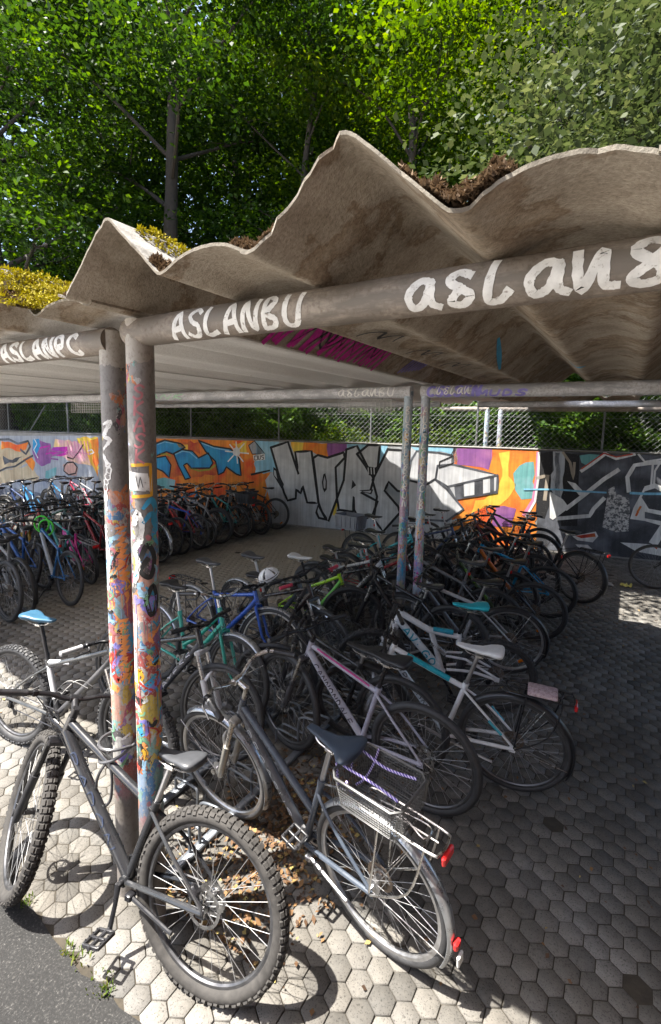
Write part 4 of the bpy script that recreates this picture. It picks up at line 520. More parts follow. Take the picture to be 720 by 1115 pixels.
def cyl_x(y,z,r):   # beam along X: a = x, b = arc length up from the side facing the road
    return lambda a,b:(a,y-r*cos(b/r),z+r*sin(b/r))
nt=SPRAYW.node_tree; b=nt.nodes['Principled BSDF']; src=b.inputs['Base Color'].links[0].from_socket; co=objco(nt); nn=noise(nt,55,5,.75,co); rr_=ramp(nt,[(.33,(.85,.85,.85)),(.43,(0,0,0))]); L(nt,nn.outputs[0],rr_.inputs[0]); L(nt,mix(nt,rr_.outputs[0],src,(.25,.22,.19)),b.inputs['Base Color'])
def graf(beam_o,mb,mat):
    o=obj('graffiti',mb,mat,beam_o); return o
mb=MB(); f=cyl_x(0,ZB,.0585); write(mb,'ASLANBU',.25,.86,-.062,.04,.019,f,.25); 
mb2=MB(); write(mb2,'aslan8',1.19,1.79,-.058,.036,.022,f,.05); mb.v,mb.f=mb.v+mb2.v,mb.f+[tuple(i+len(mb.v) for i in q) for q in mb2.f]
write(mb,'A',1.82,1.94,-.05,.035,.018,f,.1)
graf(BR,mb,SPRAYW)
mb=MB(); f=cyl_x(.03,ZB-.012,.0585); write(mb,'ASLANPC',-1.13,-.37,-.06,.038,.026,f,-.15); graf(BL,mb,SPRAYW)
mb=MB(); f=cyl_x(3.217,ZB-.008,.0615); write(mb,'aslanBU',-.98,-.3,-.04,.05,.016,f,.1); graf(BML,mb,SPRAYW)
mb=MB(); write(mb,'CSLSKN',.03,.55,-.05,.05,.03,f,.2); write(mb,'MUDS',.5,.95,-.055,.0,.02,f,.2); graf(BMR,mb,SPRAYV)
mb=MB(); f2=cyl_x(3.217,ZB-.008,.0625); write(mb,'lslan',.12,.45,-.03,.045,.011,f2,.2); graf(BMR,mb,SPRAYW)
mb=MB(); f=cyl_x(3.217,ZB-.008,.0615); write(mb,'DEBLANK',-5.2,-3.4,-.03,.03,.012,f,.2); graf(BML,mb,simple('spray_paint_mint',(.3,.6,.35),.6,var=.3))
# tags on the posts (a = arc length clockwise, b = height)
def cyl_z(r,a0): return lambda a,b:(r*cos(a0+a/r),r*sin(a0+a/r),b)
ca=R(-36)
mb=MB(); f=cyl_z(.0565,ca)
for z0,z1,x in ((1.70,1.9,.014),(1.62,1.70,.018),(1.15,1.46,.01)):
    zz=z0; k=0; pts=[]
    while zz<z1: pts.append((x+(.024 if k%2 else -.018)+random.uniform(-.004,.004),zz+(.02 if k%2 else 0))); zz+=.0135; k+=1
    ribbon2d(mb,pts,.013,f,False,3,False,.2)
ribbon2d(mb,[(.02,1.14),(.03,1.2),(.005,1.17),(.02,1.22)],.03,f,False,3)
obj('graffiti',mb,SPRAYO,P1)
mb=MB(); f=cyl_z(.0565,ca)
ribbon2d(mb,curve2([(-.05,2.36),(-.015,2.37),(-.05,2.31),(-.02,2.29),(-.055,2.25)],4),.022,f,False,2,True,.3); ribbon2d(mb,curve2([(-.06,2.22),(-.03,2.16),(-.055,2.08),(-.05,1.98)],4),.03,f,False,2,True,.4); ribbon2d(mb,curve2([(-.065,1.9),(-.05,1.75),(-.06,1.6)],4),.02,f,False,3,False,.5)
obj('graffiti',mb,SPRAYW,P1)
mb=MB(); f=cyl_z(.0565,ca); ribbon2d(mb,[(-.05,2.195),(.03,2.2),(.033,2.07),(-.05,2.065)],.014,f,False,8); obj('graffiti',mb,SPRAYY,P2)
mb=MB(); ribbon2d(mb,[(-.045,2.13),(.012,2.125)],.075,f,False,8); obj('sticker',mb,SPRAYW,P2)
mb=MB(); ribbon2d(mb,[(-.03,2.15),(-.02,2.1),(-.012,2.15),(-.002,2.105)],.003,cyl_z(.0572,ca),False,4); obj('graffiti',mb,SPRAYK,P2)
mb=MB()
for k,ch in enumerate('SKASK'): write(mb,ch,-.035,.02,2.52-.065*k-.055,2.52-.065*k,.009,f,.1)
obj('graffiti',mb,SPRAYP,P2)
mb=MB()
for z in (2.02,1.96): ribbon2d(mb,curve2([(.0,z),(.03,z+.03),(.055,z-.01),(.04,z-.06),(.06,z-.1)],4),.03,f,False,2,True)
ribbon2d(mb,[(.0,1.36),(.05,1.38)],.07,f,False,6); ribbon2d(mb,[(-.02,1.22),(.05,1.28)],.03,f,False,6)
obj('graffiti',mb,SPRAYC,P2)
mb=MB(); ribbon2d(mb,curve2([(-.02,1.80),(.01,1.86),(.04,1.8),(.02,1.72),(-.02,1.75),(.01,1.8)],4),.022,f,False,2); ribbon2d(mb,curve2([(-.0,1.62),(.03,1.68),(.05,1.6),(.02,1.55),(0,1.62)],4),.02,f,False,2); obj('graffiti',mb,SPRAYK,P2)
mb=MB(); ribbon2d(mb,curve2([(-.045,1.95),(-.03,2.0),(-.01,1.95),(-.02,1.88),(-.045,1.84),(-.03,1.78),(-.05,1.7)],4),.024,f,False,2,False,.3); ribbon2d(mb,[(-.06,1.25),(-.055,1.55)],.02,f,False,6); obj('graffiti',mb,SPRAYW,P2)
# many small overlapping spray strokes on the two near posts
cl=[SPRAYW,SPRAYC,SPRAYO,SPRAYY,SPRAYP,SPRAYK,SPRAYV,simple('spray_paint_red',(.5,.06,.04),.6,var=.3),simple('spray_paint_green',(.2,.42,.25),.6,var=.3),simple('spray_paint_light_blue',(.3,.5,.65),.6,var=.3)]
for po,seed in ((P1,31),(P2,47)):
    random.seed(seed)
    for ci,mt in enumerate(cl):
        mb=MB(); f=cyl_z(.0553+.00012*ci,ca)
        for k in range(6 if mt is not SPRAYK else 4):
            z=random.triangular(.72,2.05,1.15); x=random.uniform(-.075,.075); l=random.uniform(.02,.075); pts=[(x,z)]
            for q in range(random.randint(2,5)): pts.append((pts[-1][0]+random.uniform(-.03,.03),pts[-1][1]+random.uniform(-l,l)*.8))
            ribbon2d(mb,curve2(pts,4),random.uniform(.006,.026),f,False,2,random.random()<.6,.35)
            if random.random()<.4: ribbon2d(mb,[(x,z),(x+.002,z-random.uniform(.04,.12))],.004,f,False,4,True)
        obj('graffiti',mb,mt,po)
for po,seed in ((PB,61),(PA,73)):
    random.seed(seed)
    for ci,mt in enumerate([SPRAYC,SPRAYM,SPRAYY,SPRAYV,SPRAYP,cl[8],cl[9],SPRAYC]):
        mb=MB(); f=cyl_z(.0453+.00012*ci,R(-60))
        for k in range(6):
            z={1:random.uniform(.8,1.3),4:random.uniform(.8,1.4)}.get(ci,random.uniform(.8,2.4)); x=random.uniform(-.05,.05); pts=[(x,z)]
            for q in range(3): pts.append((pts[-1][0]+random.uniform(-.03,.03),pts[-1][1]+random.uniform(-.1,.1)))
            ribbon2d(mb,curve2(pts,4),random.uniform(.015,.045),f,False,2,random.random()<.6,.3)
        obj('graffiti',mb,mt,po)
for po,seed in ((PB,2),(PA,5)):
    random.seed(seed); mb=MB(); f=cyl_z(.0462,R(-60))
    for k in range(12): write(mb,random.choice('ASLNBUCPR'),-.03,.03,2.58-.085*k-.07,2.58-.085*k,.011,f,.1)
    obj('graffiti',mb,SPRAYW,po)
# sprayed tags under the roof: a = X, b = Y on the lower skin
def under(a,b): return (a,b,Z0+float(prof(np.array(a)))-.004)
mb=MB(); random.seed(3)
for k in range(22):
    y=.75+k*.06; ribbon2d(mb,[(.03+random.uniform(-.015,.015),y+random.uniform(-.03,.03)),(.19+random.uniform(-.04,.02),y+.05)],.034,under,False,6,False,.3)
o=obj('graffiti',mb,SPRAYM,SHR)
mb=MB()
for k in range(6):
    y=.5+k*.3; x=(.57 if k%2 else .06)+.0*k; ribbon2d(mb,curve2([(x,y),(x+.1,y+.1),(x+.03,y+.17),(x+.14,y+.22),(x+.05,y+.3)],4),.022,under,False,3,True)
ribbon2d(mb,curve2([(.05,.95),(.17,1.1),(.06,1.25),(.18,1.45),(.07,1.6)],4),.014,under,False,3,True)
o=obj('graffiti',mb,SPRAYK,SHR)
mb=MB()
for k in range(7): ribbon2d(mb,[(.04+.01*k,2.45+k*.05),(.18,2.52+k*.05)],.02,under,False,5)
o=obj('graffiti',mb,SPRAYV,SHR)
mb=MB(); ribbon2d(mb,[(1.02,1.7),(.9,2.3)],.03,under,False,10,True); ribbon2d(mb,[(1.42,2.3),(1.36,2.34)],.05,under,False,6); ribbon2d(mb,[(-.52,.35),(-.42,.4)],.05,under,False,6); o=obj('graffiti',mb,SPRAYC,SHR)
# moss on the roof
def moss(name,spots,n,size,label,mat):
    co=[];t=[]
    for (x,y,rx,ry,h) in spots:
        for _ in range(n):
            a=rng.uniform(0,2*pi); d=rng.random()**.5; X=x+rx*d*cos(a); Y=y+ry*d*sin(a)
            lump=.45+.55*sin(X*71+3*sin(Y*53))*sin(Y*61+2*sin(X*47))
            zz=Z0+float(prof(np.array(X)))+.018+h*(1-d*d)*(.35+.65*lump)*rng.random()**.4
            b_=rng.uniform(0,2*pi); e=rng.normal(.5,.5); s=size*rng.uniform(.6,1.4); D=Vector((cos(b_)*cos(e),sin(b_)*cos(e),sin(e)))*s; W=Vector((-sin(b_),cos(b_),0))*s*.35; p=Vector((X,Y,zz))
            co.append([tuple(p-W),tuple(p+W*.2-D*.3),tuple(p+W),tuple(p+D)]); t.append(min(1,max(0,.5+.5*lump*rng.normal(.2,.6))))
    o=obj(name,quads(name,np.array(co),np.array(t)),mat); tag(o,label,'moss',kind='stuff'); return o
MOSSY=m_leafy('moss_yellow',(.09,.06,.012),(.25,.21,.02),(.36,.33,.035),.1,.9,.5); MOSSB=m_leafy('moss_brown',(.04,.027,.018),(.10,.066,.04),(.17,.12,.075),.1,.9,.5)
sp=[]
for k in range(60): sp.append((.25+rng.uniform(.05,.26),rng.uniform(-.12,2.4),.07,.12,.035))
for k in range(140): sp.append((-.64+rng.uniform(.02,.5),rng.uniform(-.24,2.2),.09,.13,.04))
for k in range(150): sp.append((-1.53+rng.uniform(.0,.5),rng.uniform(-.24,2.2),.09,.13,.04))
moss('roof_moss',sp,380,.013,'yellow green moss cushions covering the left roof slopes',MOSSY)
sp=[(.505,-.24,.05,.05,.05),(.46,-.25,.03,.04,.03),(.9,-.25,.05,.06,.06),(.85,-.26,.035,.04,.05),(.80,-.25,.04,.04,.04),(1.42,-.27,.06,.05,.07),(1.47,-.28,.04,.04,.06),(1.36,-.25,.05,.05,.05),(1.33,-.1,.03,.15,.02),(1.28,-.1,.03,.2,.015),(-.03,-.24,.04,.04,.03),(-.42,-.26,.06,.05,.04),(.5,.1,.05,.2,.03),(-.05,.2,.05,.3,.03),(-.94,-.26,.05,.04,.03)]
moss('roof_moss',sp,900,.011,'brown dried moss clumps hanging in the roof valleys at the front edge',MOSSB)
# wire cages under the middle beam
def cage(label,x0,x1,y,z0,z1):
    t=thing('wire_cage',label,'cage',((x0+x1)/2,y,z0),group='wire cages under the roof beams')
    mb=MB(); hw=(x1-x0)/2; h=z1-z0
    for yy in (-.04,.04):
        for k in range(15): x=-hw+2*hw*k/14; mb.tube([(x,yy,0),(x,yy,h)],.0022,4)
        for k in range(7): z=h*k/6; mb.tube([(-hw,yy,z),(hw,yy,z)],.0022,4)
    for x in (-hw,hw):
        for z in (0,h): mb.tube([(x,-.04,z),(x,.04,z)],.003,4)
    obj('wire_grid',mb,simple('white_wire',(.6,.6,.58),.4,.2,var=.1),t)
    mb=MB()
    for x in (-hw*.6,hw*.6): mb.tube([(x,0,h),(x,0,ZB-.04-z0)],.006,6)
    obj('hanger',mb,GALV,t)
cage('white wire mesh cage hanging under the middle beam beside the two far posts',-.98,-.35,3.22,2.53,2.655)
cage('reddish wire mesh cage hanging under the beam behind the paint splashed posts',-6.2,-5.3,3.22,2.50,2.655)
# ------------------------------------------------------------------ bicycles
MC={}
def cached(key,fn):
    if key not in MC: MC[key]=fn()
    return MC[key]
def tyre_mesh(Ro,tw,knob):
    mb=MB(); Rm=Ro-tw; n=72 if knob else 56
    prof_=[(Rm+tw*cos(a),tw*1.02*sin(a)) for a in np.linspace(0,2*pi,14,endpoint=False)]
    mb.lathe(prof_,n)
    if knob:
        N_=76; kn=.0055
        for i in range(N_):
            th=2*pi*i/N_
            lats=((-.95,.010,.008),(-.38,.011,.010),(.38,.011,.010),(.95,.010,.008)) if i%2 else ((-.75,.012,.009),(0,.013,.011),(.75,.012,.009))
            for la,sx,sy in lats:
                er=Vector((cos(th),0,sin(th))); et=Vector((-sin(th),0,cos(th))); ey=Vector((0,1,0))
                nn=er*cos(la)+ey*sin(la); ll=-er*sin(la)+ey*cos(la)
                c=er*Rm+nn*(tw+.0005)
                hs=[(et*(a*sx)+ll*(b*sy)) for a,b in((-1,-1),(1,-1),(1,1),(-1,1))]
                vs=[c+h-nn*.003 for h in hs]+[c+h*.78+nn*kn for h in hs]
                mb.add(vs,[(4,5,6,7),(0,1,5,4),(1,2,6,5),(2,3,7,6),(3,0,4,7)])
    else:
        for la in (-.35,.35):   # shallow grooves stand as slim bands
            mb.lathe([(Rm+(tw+.0012)*cos(la+d),(tw+.0012)*sin(la+d)) for d in (-.12,.12)]+[(Rm+(tw-.002)*cos(la+d),(tw-.002)*sin(la+d)) for d in (.12,-.12)],n)
    return mb.mesh('tyre')
def rim_mesh(Ro,tw,hubr):
    mb=MB(); ro=Ro-2*tw+.006; ri=ro-.020; w=min(.013,tw*.75)
    mb.lathe([(ro,-w),(ro,-w+.003),(ro-.007,-w+.004),(ro-.007,w-.004),(ro,w-.003),(ro,w),(ri+.006,w*.95),(ri,w*.45),(ri,-w*.45),(ri+.006,-w*.95)],56)
    mb.lathe([(hubr*.75,-.026),(hubr*1.35,-.028),(hubr*1.35,-.031),(hubr*.5,-.033),(.006,-.05),(.006,.05),(hubr*.5,.033),(hubr*1.35,.031),(hubr*1.35,.028),(hubr*.75,.026)],20)
    # valve
    mb.tube([(0,0,ri),(0,0,ri-.03)],.0028,6)
    return mb.mesh('wheel')
def spoke_mesh(Ro,tw,hubr,n=32):
    mb=MB(); ri=Ro-2*tw-.012
    for i in range(n):
        a=2*pi*i/n; sd=1 if i%2 else -1; off=.62 if (i//2)%2 else -.62
        h=(hubr*1.25*cos(a+off*1.6),sd*.0295,hubr*1.25*sin(a+off*1.6)); e=(ri*cos(a),sd*.004,ri*sin(a))
        mb.tube([h,e],.00125,4,False)
    return mb.mesh('spokes')
def rotor_mesh():
    mb=MB(); mb.lathe([(.080,-.001),(.080,.001),(.066,.001),(.066,-.001)],40,(0,.036,0))
    for i in range(6):
        a=i*pi/3; mb.tube([(.018*cos(a),.036,.018*sin(a)),(.068*cos(a+.35),.036,.068*sin(a+.35))],.003,5)
    mb.lathe([(.02,-.002),(.02,.002),(.008,.002),(.008,-.002)],20,(0,.036,0))
    return mb.mesh('brake_disc')
def cass_mesh(big=.07):
    mb=MB()
    for i in range(7):
        r=big-(big-.024)*i/6; y=-.024-.004*i; pr=[]
        t=max(12,int(r*420)); vs=[];fs=[]
        for k in range(t*2):
            a=pi*k/t; rr=r if k%2 else r-.005; 
            vs+=[(rr*cos(a),y-.0008,rr*sin(a)),(rr*cos(a),y+.0008,rr*sin(a)),((r-.016)*cos(a),y,(r-.016)*sin(a))]
        for k in range(t*2):
            j=(k+1)%(t*2); fs+=[(3*k,3*j,3*j+1,3*k+1),(3*k,3*k+2,3*j+2,3*j),(3*k+1,3*j+1,3*j+2,3*k+2)]
        mb.add(vs,fs)
    mb.lathe([(.026,-.05),(.026,-.022),(.008,-.022),(.008,-.05)],16)
    return mb.mesh('cassette')
def guard_mesh(Ro,tw,a0,a1):
    mb=MB(); w=tw+.010; rr=Ro+.014
    o=[(rr-.012,-w),(rr-.003,-w*.8),(rr+.002,-w*.4),(rr+.004,0),(rr+.002,w*.4),(rr-.003,w*.8),(rr-.012,w)]
    i=[(r-.0025,y*.96) for r,y in o[::-1]]
    mb.lathe(o+i,36,a0=a0,a1=a1); 
    return mb.mesh('mudguard')
def saddle_mesh(kind):
    mb=MB(); Lx=.275; W=.075 if kind!='city' else .10
    secs=[(.145,.012,.006),(.14,.02,.012),(.11,.024,.02),(.05,.03,.024),(-.01,.044,.026),(-.06,.062,.03),(-.10,.98*W,.036),(-.125,W,.036),(-.14,W*.8,.03),(-.146,W*.4,.018)]
    n=16; vs=[]
    for x,w,h in secs:
        zc=.0+ (.012 if x<-.05 else 0)+.006*(x/.14)**2
        for k in range(n):
            a=2*pi*k/n; c_,s_=cos(a),sin(a)
            y=w*math.copysign(abs(c_)**.75,c_); z=(.45*h if s_>0 else h*1.0)*math.copysign(abs(s_)**.8,s_)
            if s_>0: z-=.006*math.exp(-(y/.012)**2)*(1 if -.1<x<.1 else .4)
            if s_<0: y*=.9
            vs.append((x,y,zc+z))
    m=len(secs); fs=[(i*n+k,i*n+(k+1)%n,(i+1)*n+(k+1)%n,(i+1)*n+k) for i in range(m-1) for k in range(n)]
    fs+=[tuple(range(n-1,-1,-1)),tuple((m-1)*n+k for k in range(n))]
    mb.add(vs,[f[::-1] for f in fs]); me=mb.mesh('saddle'); smooth_mesh(me,75); return me
def saddle_rails():
    mb=MB()
    for s in(-1,1): mb.tube(spline([(.10,s*.008,-.012),(.06,s*.018,-.035),(-.06,s*.022,-.038),(-.11,s*.035,-.015)],4),.0035,6)
    mb.box((0,0,-.042),(.05,.055,.02),bev=.004); return mb
def pedal_mesh():
    mb=MB(); mb.tube([(0,-.055,0),(0,.055,0)],.009,8)
    for x in(-.042,.042): mb.box((x,0,0),(.012,.092,.018),bev=.003)
    for y in(-.043,.0,.043): mb.box((0,y,0),(.084,.010,.016),bev=.002)
    for x in(-.042,.042):
        for y in(-.03,-.01,.01,.03): mb.box((x,y,.011),(.004,.004,.006))
    return mb.mesh('pedal')
def decal(mb,text,A,B,r,col_side,size,frac0=.15,frac1=.85):
    A=Vector(A);B=Vector(B); d=(B-A); l=d.length; d.normalize(); side=Vector((0,col_side,0)); up=side.cross(d)*(1); 
    def fn(a,b): 
        p=A+d*a; th=b/r; return p+(side*cos(th)+up*sin(th))*(r+.0012)
    write(mb,text,l*frac0,l*frac1,-size/2,size/2,size*.2,fn,0,3,.05)
GR=BLACK
def bike(label,loc,hd,lean=0.0,steer=0.0,group='bicycles parked in the shelter',kind='diamond',wb=1.07,Ro=.345,tw=.02,knob=False,
         fc=(.05,.05,.055),fc2=None,prough=.28,fork='sus',forkc=None,seat=.93,saddle='sport',sadm=None,bars='flat',grip=None,guard=None,rack=None,basket=None,
         text=None,textc=None,tsize=.034,seatc=None,accent=None,crank=-90,rimm=None,disc=False,reflector=False,light=False,tyrem=None,hubr=.018,fstand=False,size=.56,stand=True,lod=0,tubr=None,stanch=None,cables=True,frontbasket=None):
    rot=(lean,0,hd)
    t=thing('bicycle',label,'bicycle',(loc[0],loc[1],0.004),rot,group)
    fm=paint(fc,prough); fm2=paint(fc2,prough) if fc2 else fm; fkm=paint(forkc,.3) if forkc else (BLACK if fork=='sus' else fm)
    tm=tyrem or RUBBER; rm=rimm or DALU; sm=sadm or BLACK; gm=grip or BLACK; mg=guard
    sa=R(73); ha=R(69 if kind!='city' else 68); H=Vector((-cos(ha),0,sin(ha)))
    F=Vector((wb,0,Ro)); P0=F-Vector((sin(ha),0,cos(ha)))*.045
    fl=Ro+(.115 if fork=='sus' else .055); HBt=P0+H*fl; hl=.12 if kind!='city' else .17; HT=HBt+H*hl
    bbz=.29 if Ro<.36 else .315
    BB=Vector((.435,0,bbz)); S=BB+Vector((-cos(sa),0,sin(sa)))*size*.78
    A=Vector((0,0,Ro)); tr=tubr or .019
    fr=MB(); up2=MB(); fr2=MB()
    fr.tube([HBt-H*.003,HT+H*.003],.0215,14)
    dA=HBt+H*.04; dB=BB+Vector((.0,0,.008))
    if kind in('diamond',):
        tA=HT-H*.03; tB=S-Vector((-cos(sa),0,sin(sa)))*.04
        fr.tube(spline([tA,tA*.5+tB*.5+Vector((0,0,-.004)),tB],5),tr*.95,12)
        fr2.tube(spline([dA,dA*.7+dB*.3+Vector((0,0,-.012)),dB],5),tr*1.3,12)
        if seatc:
            sq=MB(); sq.tube([BB+(S-BB)*.3,S],tr*1.02,12); sq.tube([S-(S-BB)*.04,S*.62+tA*.38-Vector((0,0,.045))],tr*.85,12); obj('seat_tube',sq,paint(seatc,prough),t)
        fr.tube([BB,S],tr*.92,12)
    elif kind in('low','city'):
        tA=HT-H*.045; tB=BB+Vector((-cos(sa),0,sin(sa)))*(.2 if kind=='low' else .14)
        if kind=='city': dpt=spline([dA,dA*.55+dB*.45+Vector((-.03,0,-.05)),dB],6); tpt=spline([tA,tA*.55+tB*.45+Vector((-.03,0,-.06)),tB],6)
        else: dpt=[dA,dB]; tpt=[tA,tB]
        fr.tube(tpt,tr,12); fr2.tube(dpt,tr*1.25,12); fr.tube([BB,S],tr*.92,12)
    elif kind=='fs':
        tA=HT-H*.02; S=BB+Vector((-cos(sa),0,sin(sa)))*.40; mid=tA*.45+S*.55+Vector((.03,0,-.055))
        fr.tube([tA,mid,S-Vector((0,0,.03))],[.026,.027,.022],12); fr2.tube([dA,dB],.034,12); fr.tube([BB,mid+Vector((-.02,0,0))],.023,12); fr.tube([S-Vector((0,0,.1)),S],.021,12)
    fr.tube([BB+Vector((0,-.036,0)),BB+Vector((0,.036,0))],.023,14)
    dy=.062
    for s in(-1,1):
        if kind=='fs':
            pv=BB+Vector((-.03,s*.035,.06)); sh=S+Vector((.10,s*.03,-.20))
            fr.tube(spline([pv,pv*.5+A*.5+Vector((0,s*.04,.03)),A+Vector((.01,s*dy,0))],5),.012,8); fr.tube([A+Vector((0,s*dy,.01)),sh+Vector((-.16,s*.02,.0)),sh],.011,8)
        else:
            cs0=BB+Vector((-.015,s*.028,0)); fr.tube(spline([cs0,cs0*.6+A*.4+Vector((0,s*.035,.012)),A+Vector((.02,s*dy,.0)),A+Vector((-.008,s*dy,.004))],5),[.0115]*10+[.0105]*3+[.009]*3,8)
            ss0=S+Vector((cos(sa)*.05,s*.014,-sin(sa)*.05)) if kind!='low' else S+Vector((cos(sa)*.09,s*.014,-sin(sa)*.09))
            fr.tube(spline([ss0,ss0*.55+A*.45+Vector((-.004,s*.045,.02)),A+Vector((.0,s*dy,.02)),A+Vector((0,s*dy,0))],5),.0082,8)
        fr.box(A+Vector((.0,s*dy,-.002)),(.04,.006,.04),bev=.002)
    if kind=='fs':
        sh=S+Vector((.10,0,-.20)); up2.tube([sh,sh+Vector((.12,0,.09))],.012,8)
        for q in range(9): pp=sh+Vector((.12,0,.09))*(q/9+.05); up2.tube([pp+Vector((0,0,-.02)).cross(Vector((0,1,0)))*0,pp+Vector((.008,0,.006))],.024,10)
    if kind!='fs': fr.tube([S-Vector((-cos(sa),0,sin(sa)))*.035,S],.021,12)
    if accent and kind!='fs':
        ac=MB(); a0,a1=(HT-H*.03),(S-Vector((-cos(sa),0,sin(sa)))*.04); (ac.tube([a0.lerp(a1,.12)+Vector((0,.012,.012)),a0.lerp(a1,.9)+Vector((0,.012,.012))],.0065,8) if accent[0]>.4 else ac.tube([a0.lerp(a1,.2),a0.lerp(a1,.8)],tr*1.02,12))
        for s in((-1,1) if accent[0]<.4 else ()):
            s0=S+Vector((cos(sa)*.05,s*.014,-sin(sa)*.05)); s1=A+Vector((0,s*dy,.02)); s2=s0*.55+s1*.45+Vector((-.004,s*.045,.02)); ac.tube([s2.lerp(s1,.15),s2.lerp(s1,.6)],.0098,8)
        obj('stripe',ac,paint(accent,prough),t)
    if accent and kind=='fs':
        ac=MB(); q0=tA*.45+S*.55+Vector((.03,0,-.055)); ac.tube([q0.lerp(S,.15)+Vector((0,0,.006)),q0.lerp(S,.8)+Vector((0,0,.004))],.0245,12); obj('stripe',ac,paint(accent,prough),t)
    body=obj('frame',fr,fm,t)
    if fr2.v: obj('down_tube',fr2,fm2,t)
    if up2.v: obj('shock',up2,simple('shock_spring',(.5,.5,.5),.3,.6),t)
    if text and lod<2:
        mb=MB()
        for sd in(1,-1):
            q0,q1=(dB,dA)
            decal(mb,text if True else text,q0 if sd<0 else q1,q1 if sd<0 else q0,tr*1.3 if kind!='fs' else .034,sd,tsize if kind!='fs' else .062)
        obj('lettering',mb,simple('decal_%.2f_%.2f_%.2f'%textc,textc,.3,var=.05),t)
    # seat post, saddle
    sd_=Vector((-cos(sa),0,sin(sa))); k=(seat-.05-S.z)/sin(sa); SP=S+sd_*max(.03,k)
    mb=MB(); mb.tube([S-sd_*.06,SP],.0136,12); mb.box(SP+Vector((0,0,.006)),(.04,.035,.02),bev=.005)
    obj('seat_post',mb,ALU if (stanch or lod or guard) else BLKM,t)
    so=obj('saddle',cached(('sad',saddle),lambda:saddle_mesh(saddle)),sm,t,Matrix.Translation((SP.x-.012,0,SP.z+.05))@Matrix.Rotation(R(-2),4,'Y'))
    obj('rail',cached('rails',lambda:saddle_rails().mesh('rail')),STEEL,so)
    if lod==1 and random.random()<.55:
        mb=MB(); mb.box(SP-sd_*.09+Vector((-.022,0,0)),(.022,.03,.036),bev=.006); obj('tail_light',mb,RED,t)
    if lod==1 and random.random()<.5 and kind=='diamond':
        q=dA.lerp(dB,.52)+Vector((.01,0,.045)); dd=(dB-dA).normalized(); mb=MB()
        mb.tube([q-dd*.07,q+dd*.07],.037,10,cap=False); mb.v=mb.v[:20]; mb.f=[]; mb.v=[]
        for e in(-.07,0,.06): mb.tube([q+dd*e+(dd.cross(Vector((0,1,0)))*cos(a)+Vector((0,1,0))*sin(a))*.037 for a in np.linspace(0,2*pi,14)[:-1]],.0028,5,closed=True)
        for a in (.8,2.3,3.9,5.4): w_=(dd.cross(Vector((0,1,0)))*cos(a)+Vector((0,1,0))*sin(a))*.037; mb.tube([q-dd*.07+w_,q+dd*.075+w_],.0028,5)
        obj('bottle_cage',mb,random.choice([BLKM,ALU]),t)
    # wheels
    S_=Matrix.Translation(HBt)@Matrix.Rotation(steer,4,H)@Matrix.Translation(-HBt)
    for c,fw in((A,False),(F,True)):
        M_=Matrix.Translation(c)@Matrix.Rotation(random.uniform(0,6),4,'Y')
        if fw: M_=S_@M_
        wo=obj('wheel',cached(('rim',Ro,tw,hubr),lambda:rim_mesh(Ro,tw,hubr)),rm,t,M_)
        obj('tyre',cached(('tyre',Ro,tw,knob and lod==0),lambda:tyre_mesh(Ro,tw,knob and lod==0)),tm,wo)
        obj('spokes',cached(('spk',Ro,tw,hubr),lambda:spoke_mesh(Ro,tw,hubr)),SPOKE,wo)
        if disc: obj('brake_disc',cached('rotor',rotor_mesh),STEEL,wo)
        if not fw: obj('cassette',cached('cass',cass_mesh),RUSTY if not disc else STEEL,wo)
        if reflector:
            mb=MB(); rr=Ro-2*tw-.07
            mb.box((rr,0,0),(.028,.012,.075),bev=.004); obj('reflector',mb,ORANGE,wo)
        if mg is not None:
            a0,a1=((R(25),R(205)) if not fw else (R(-5+70),R(195)))
            if not fw: a0,a1=R(20),R(200)
            # angle measured from +x towards +z
            gme=cached(('gd',Ro,tw,fw),lambda:guard_mesh(Ro,tw,R(35) if not fw else R(52),R(205) if not fw else R(202)))
            Mg=Matrix.Translation(c); Mg=S_@Mg if fw else Mg
            g=obj('mudguard',gme,mg,t,Mg)
            mb=MB()
            for s in(-1,1):
                for a in ((R(120),R(195)) if not fw else (R(35),)):
                    mb.tube([(0,s*.05,0),((Ro+.006)*cos(a),s*(tw+.004),(Ro+.006)*sin(a))],.0022,6)
            obj('stay',mb,STEEL,g)
    # fork
    mb=MB(); mb2=MB()
    crown=HBt-H*.02
    if fork=='sus':
        mb.tube([HBt-H*.02,HBt],.016,10); mb.box(crown,(.05,.135,.035),Matrix.Rotation(-(pi/2-ha),3,'Y'),bev=.008)
        for s in(-1,1):
            y=Vector((0,s*.056,0)); top=crown+y; low=P0+H*(fl*.56)+y; ax=F+y
            mb2.tube([top+H*.012,low-H*.03],.0155,12); mb.tube([low,P0+H*.05+y,P0+y*1.0+H*.0],[.0225,.021,.017],12); mb.tube([P0+H*.09+y,P0+H*.02+y,ax],[.012,.014,.012],8)
            mb.lathe([(.016,-.005),(.016,.005),(.002,.005),(.002,-.005)],12,tuple(ax+Vector((0,s*.012,0))))
        a0=P0+H*(fl*.56-.01); mb.tube(spline([a0+Vector((.012,-.056,0)),a0+Vector((.03,-.04,.045)),a0+Vector((.034,0,.055)),a0+Vector((.03,.04,.045)),a0+Vector((.012,.056,0))],4),.009,8,flat=1.4)
    else:
        mb.tube([crown-H*.005+Vector((0,-.045,0)),crown+Vector((0,0,.004)),crown-H*.005+Vector((0,.045,0))],.016,10)
        for s in(-1,1):
            y=Vector((0,s*.05,0)); mb.tube(spline([crown+y*.9,P0+H*(fl*.45)+y,P0+H*.1+y,F+y],5),[.014]*6+[.0125]*5+[.010]*5,10); mb.box(F+y,(.03,.006,.03),bev=.002)
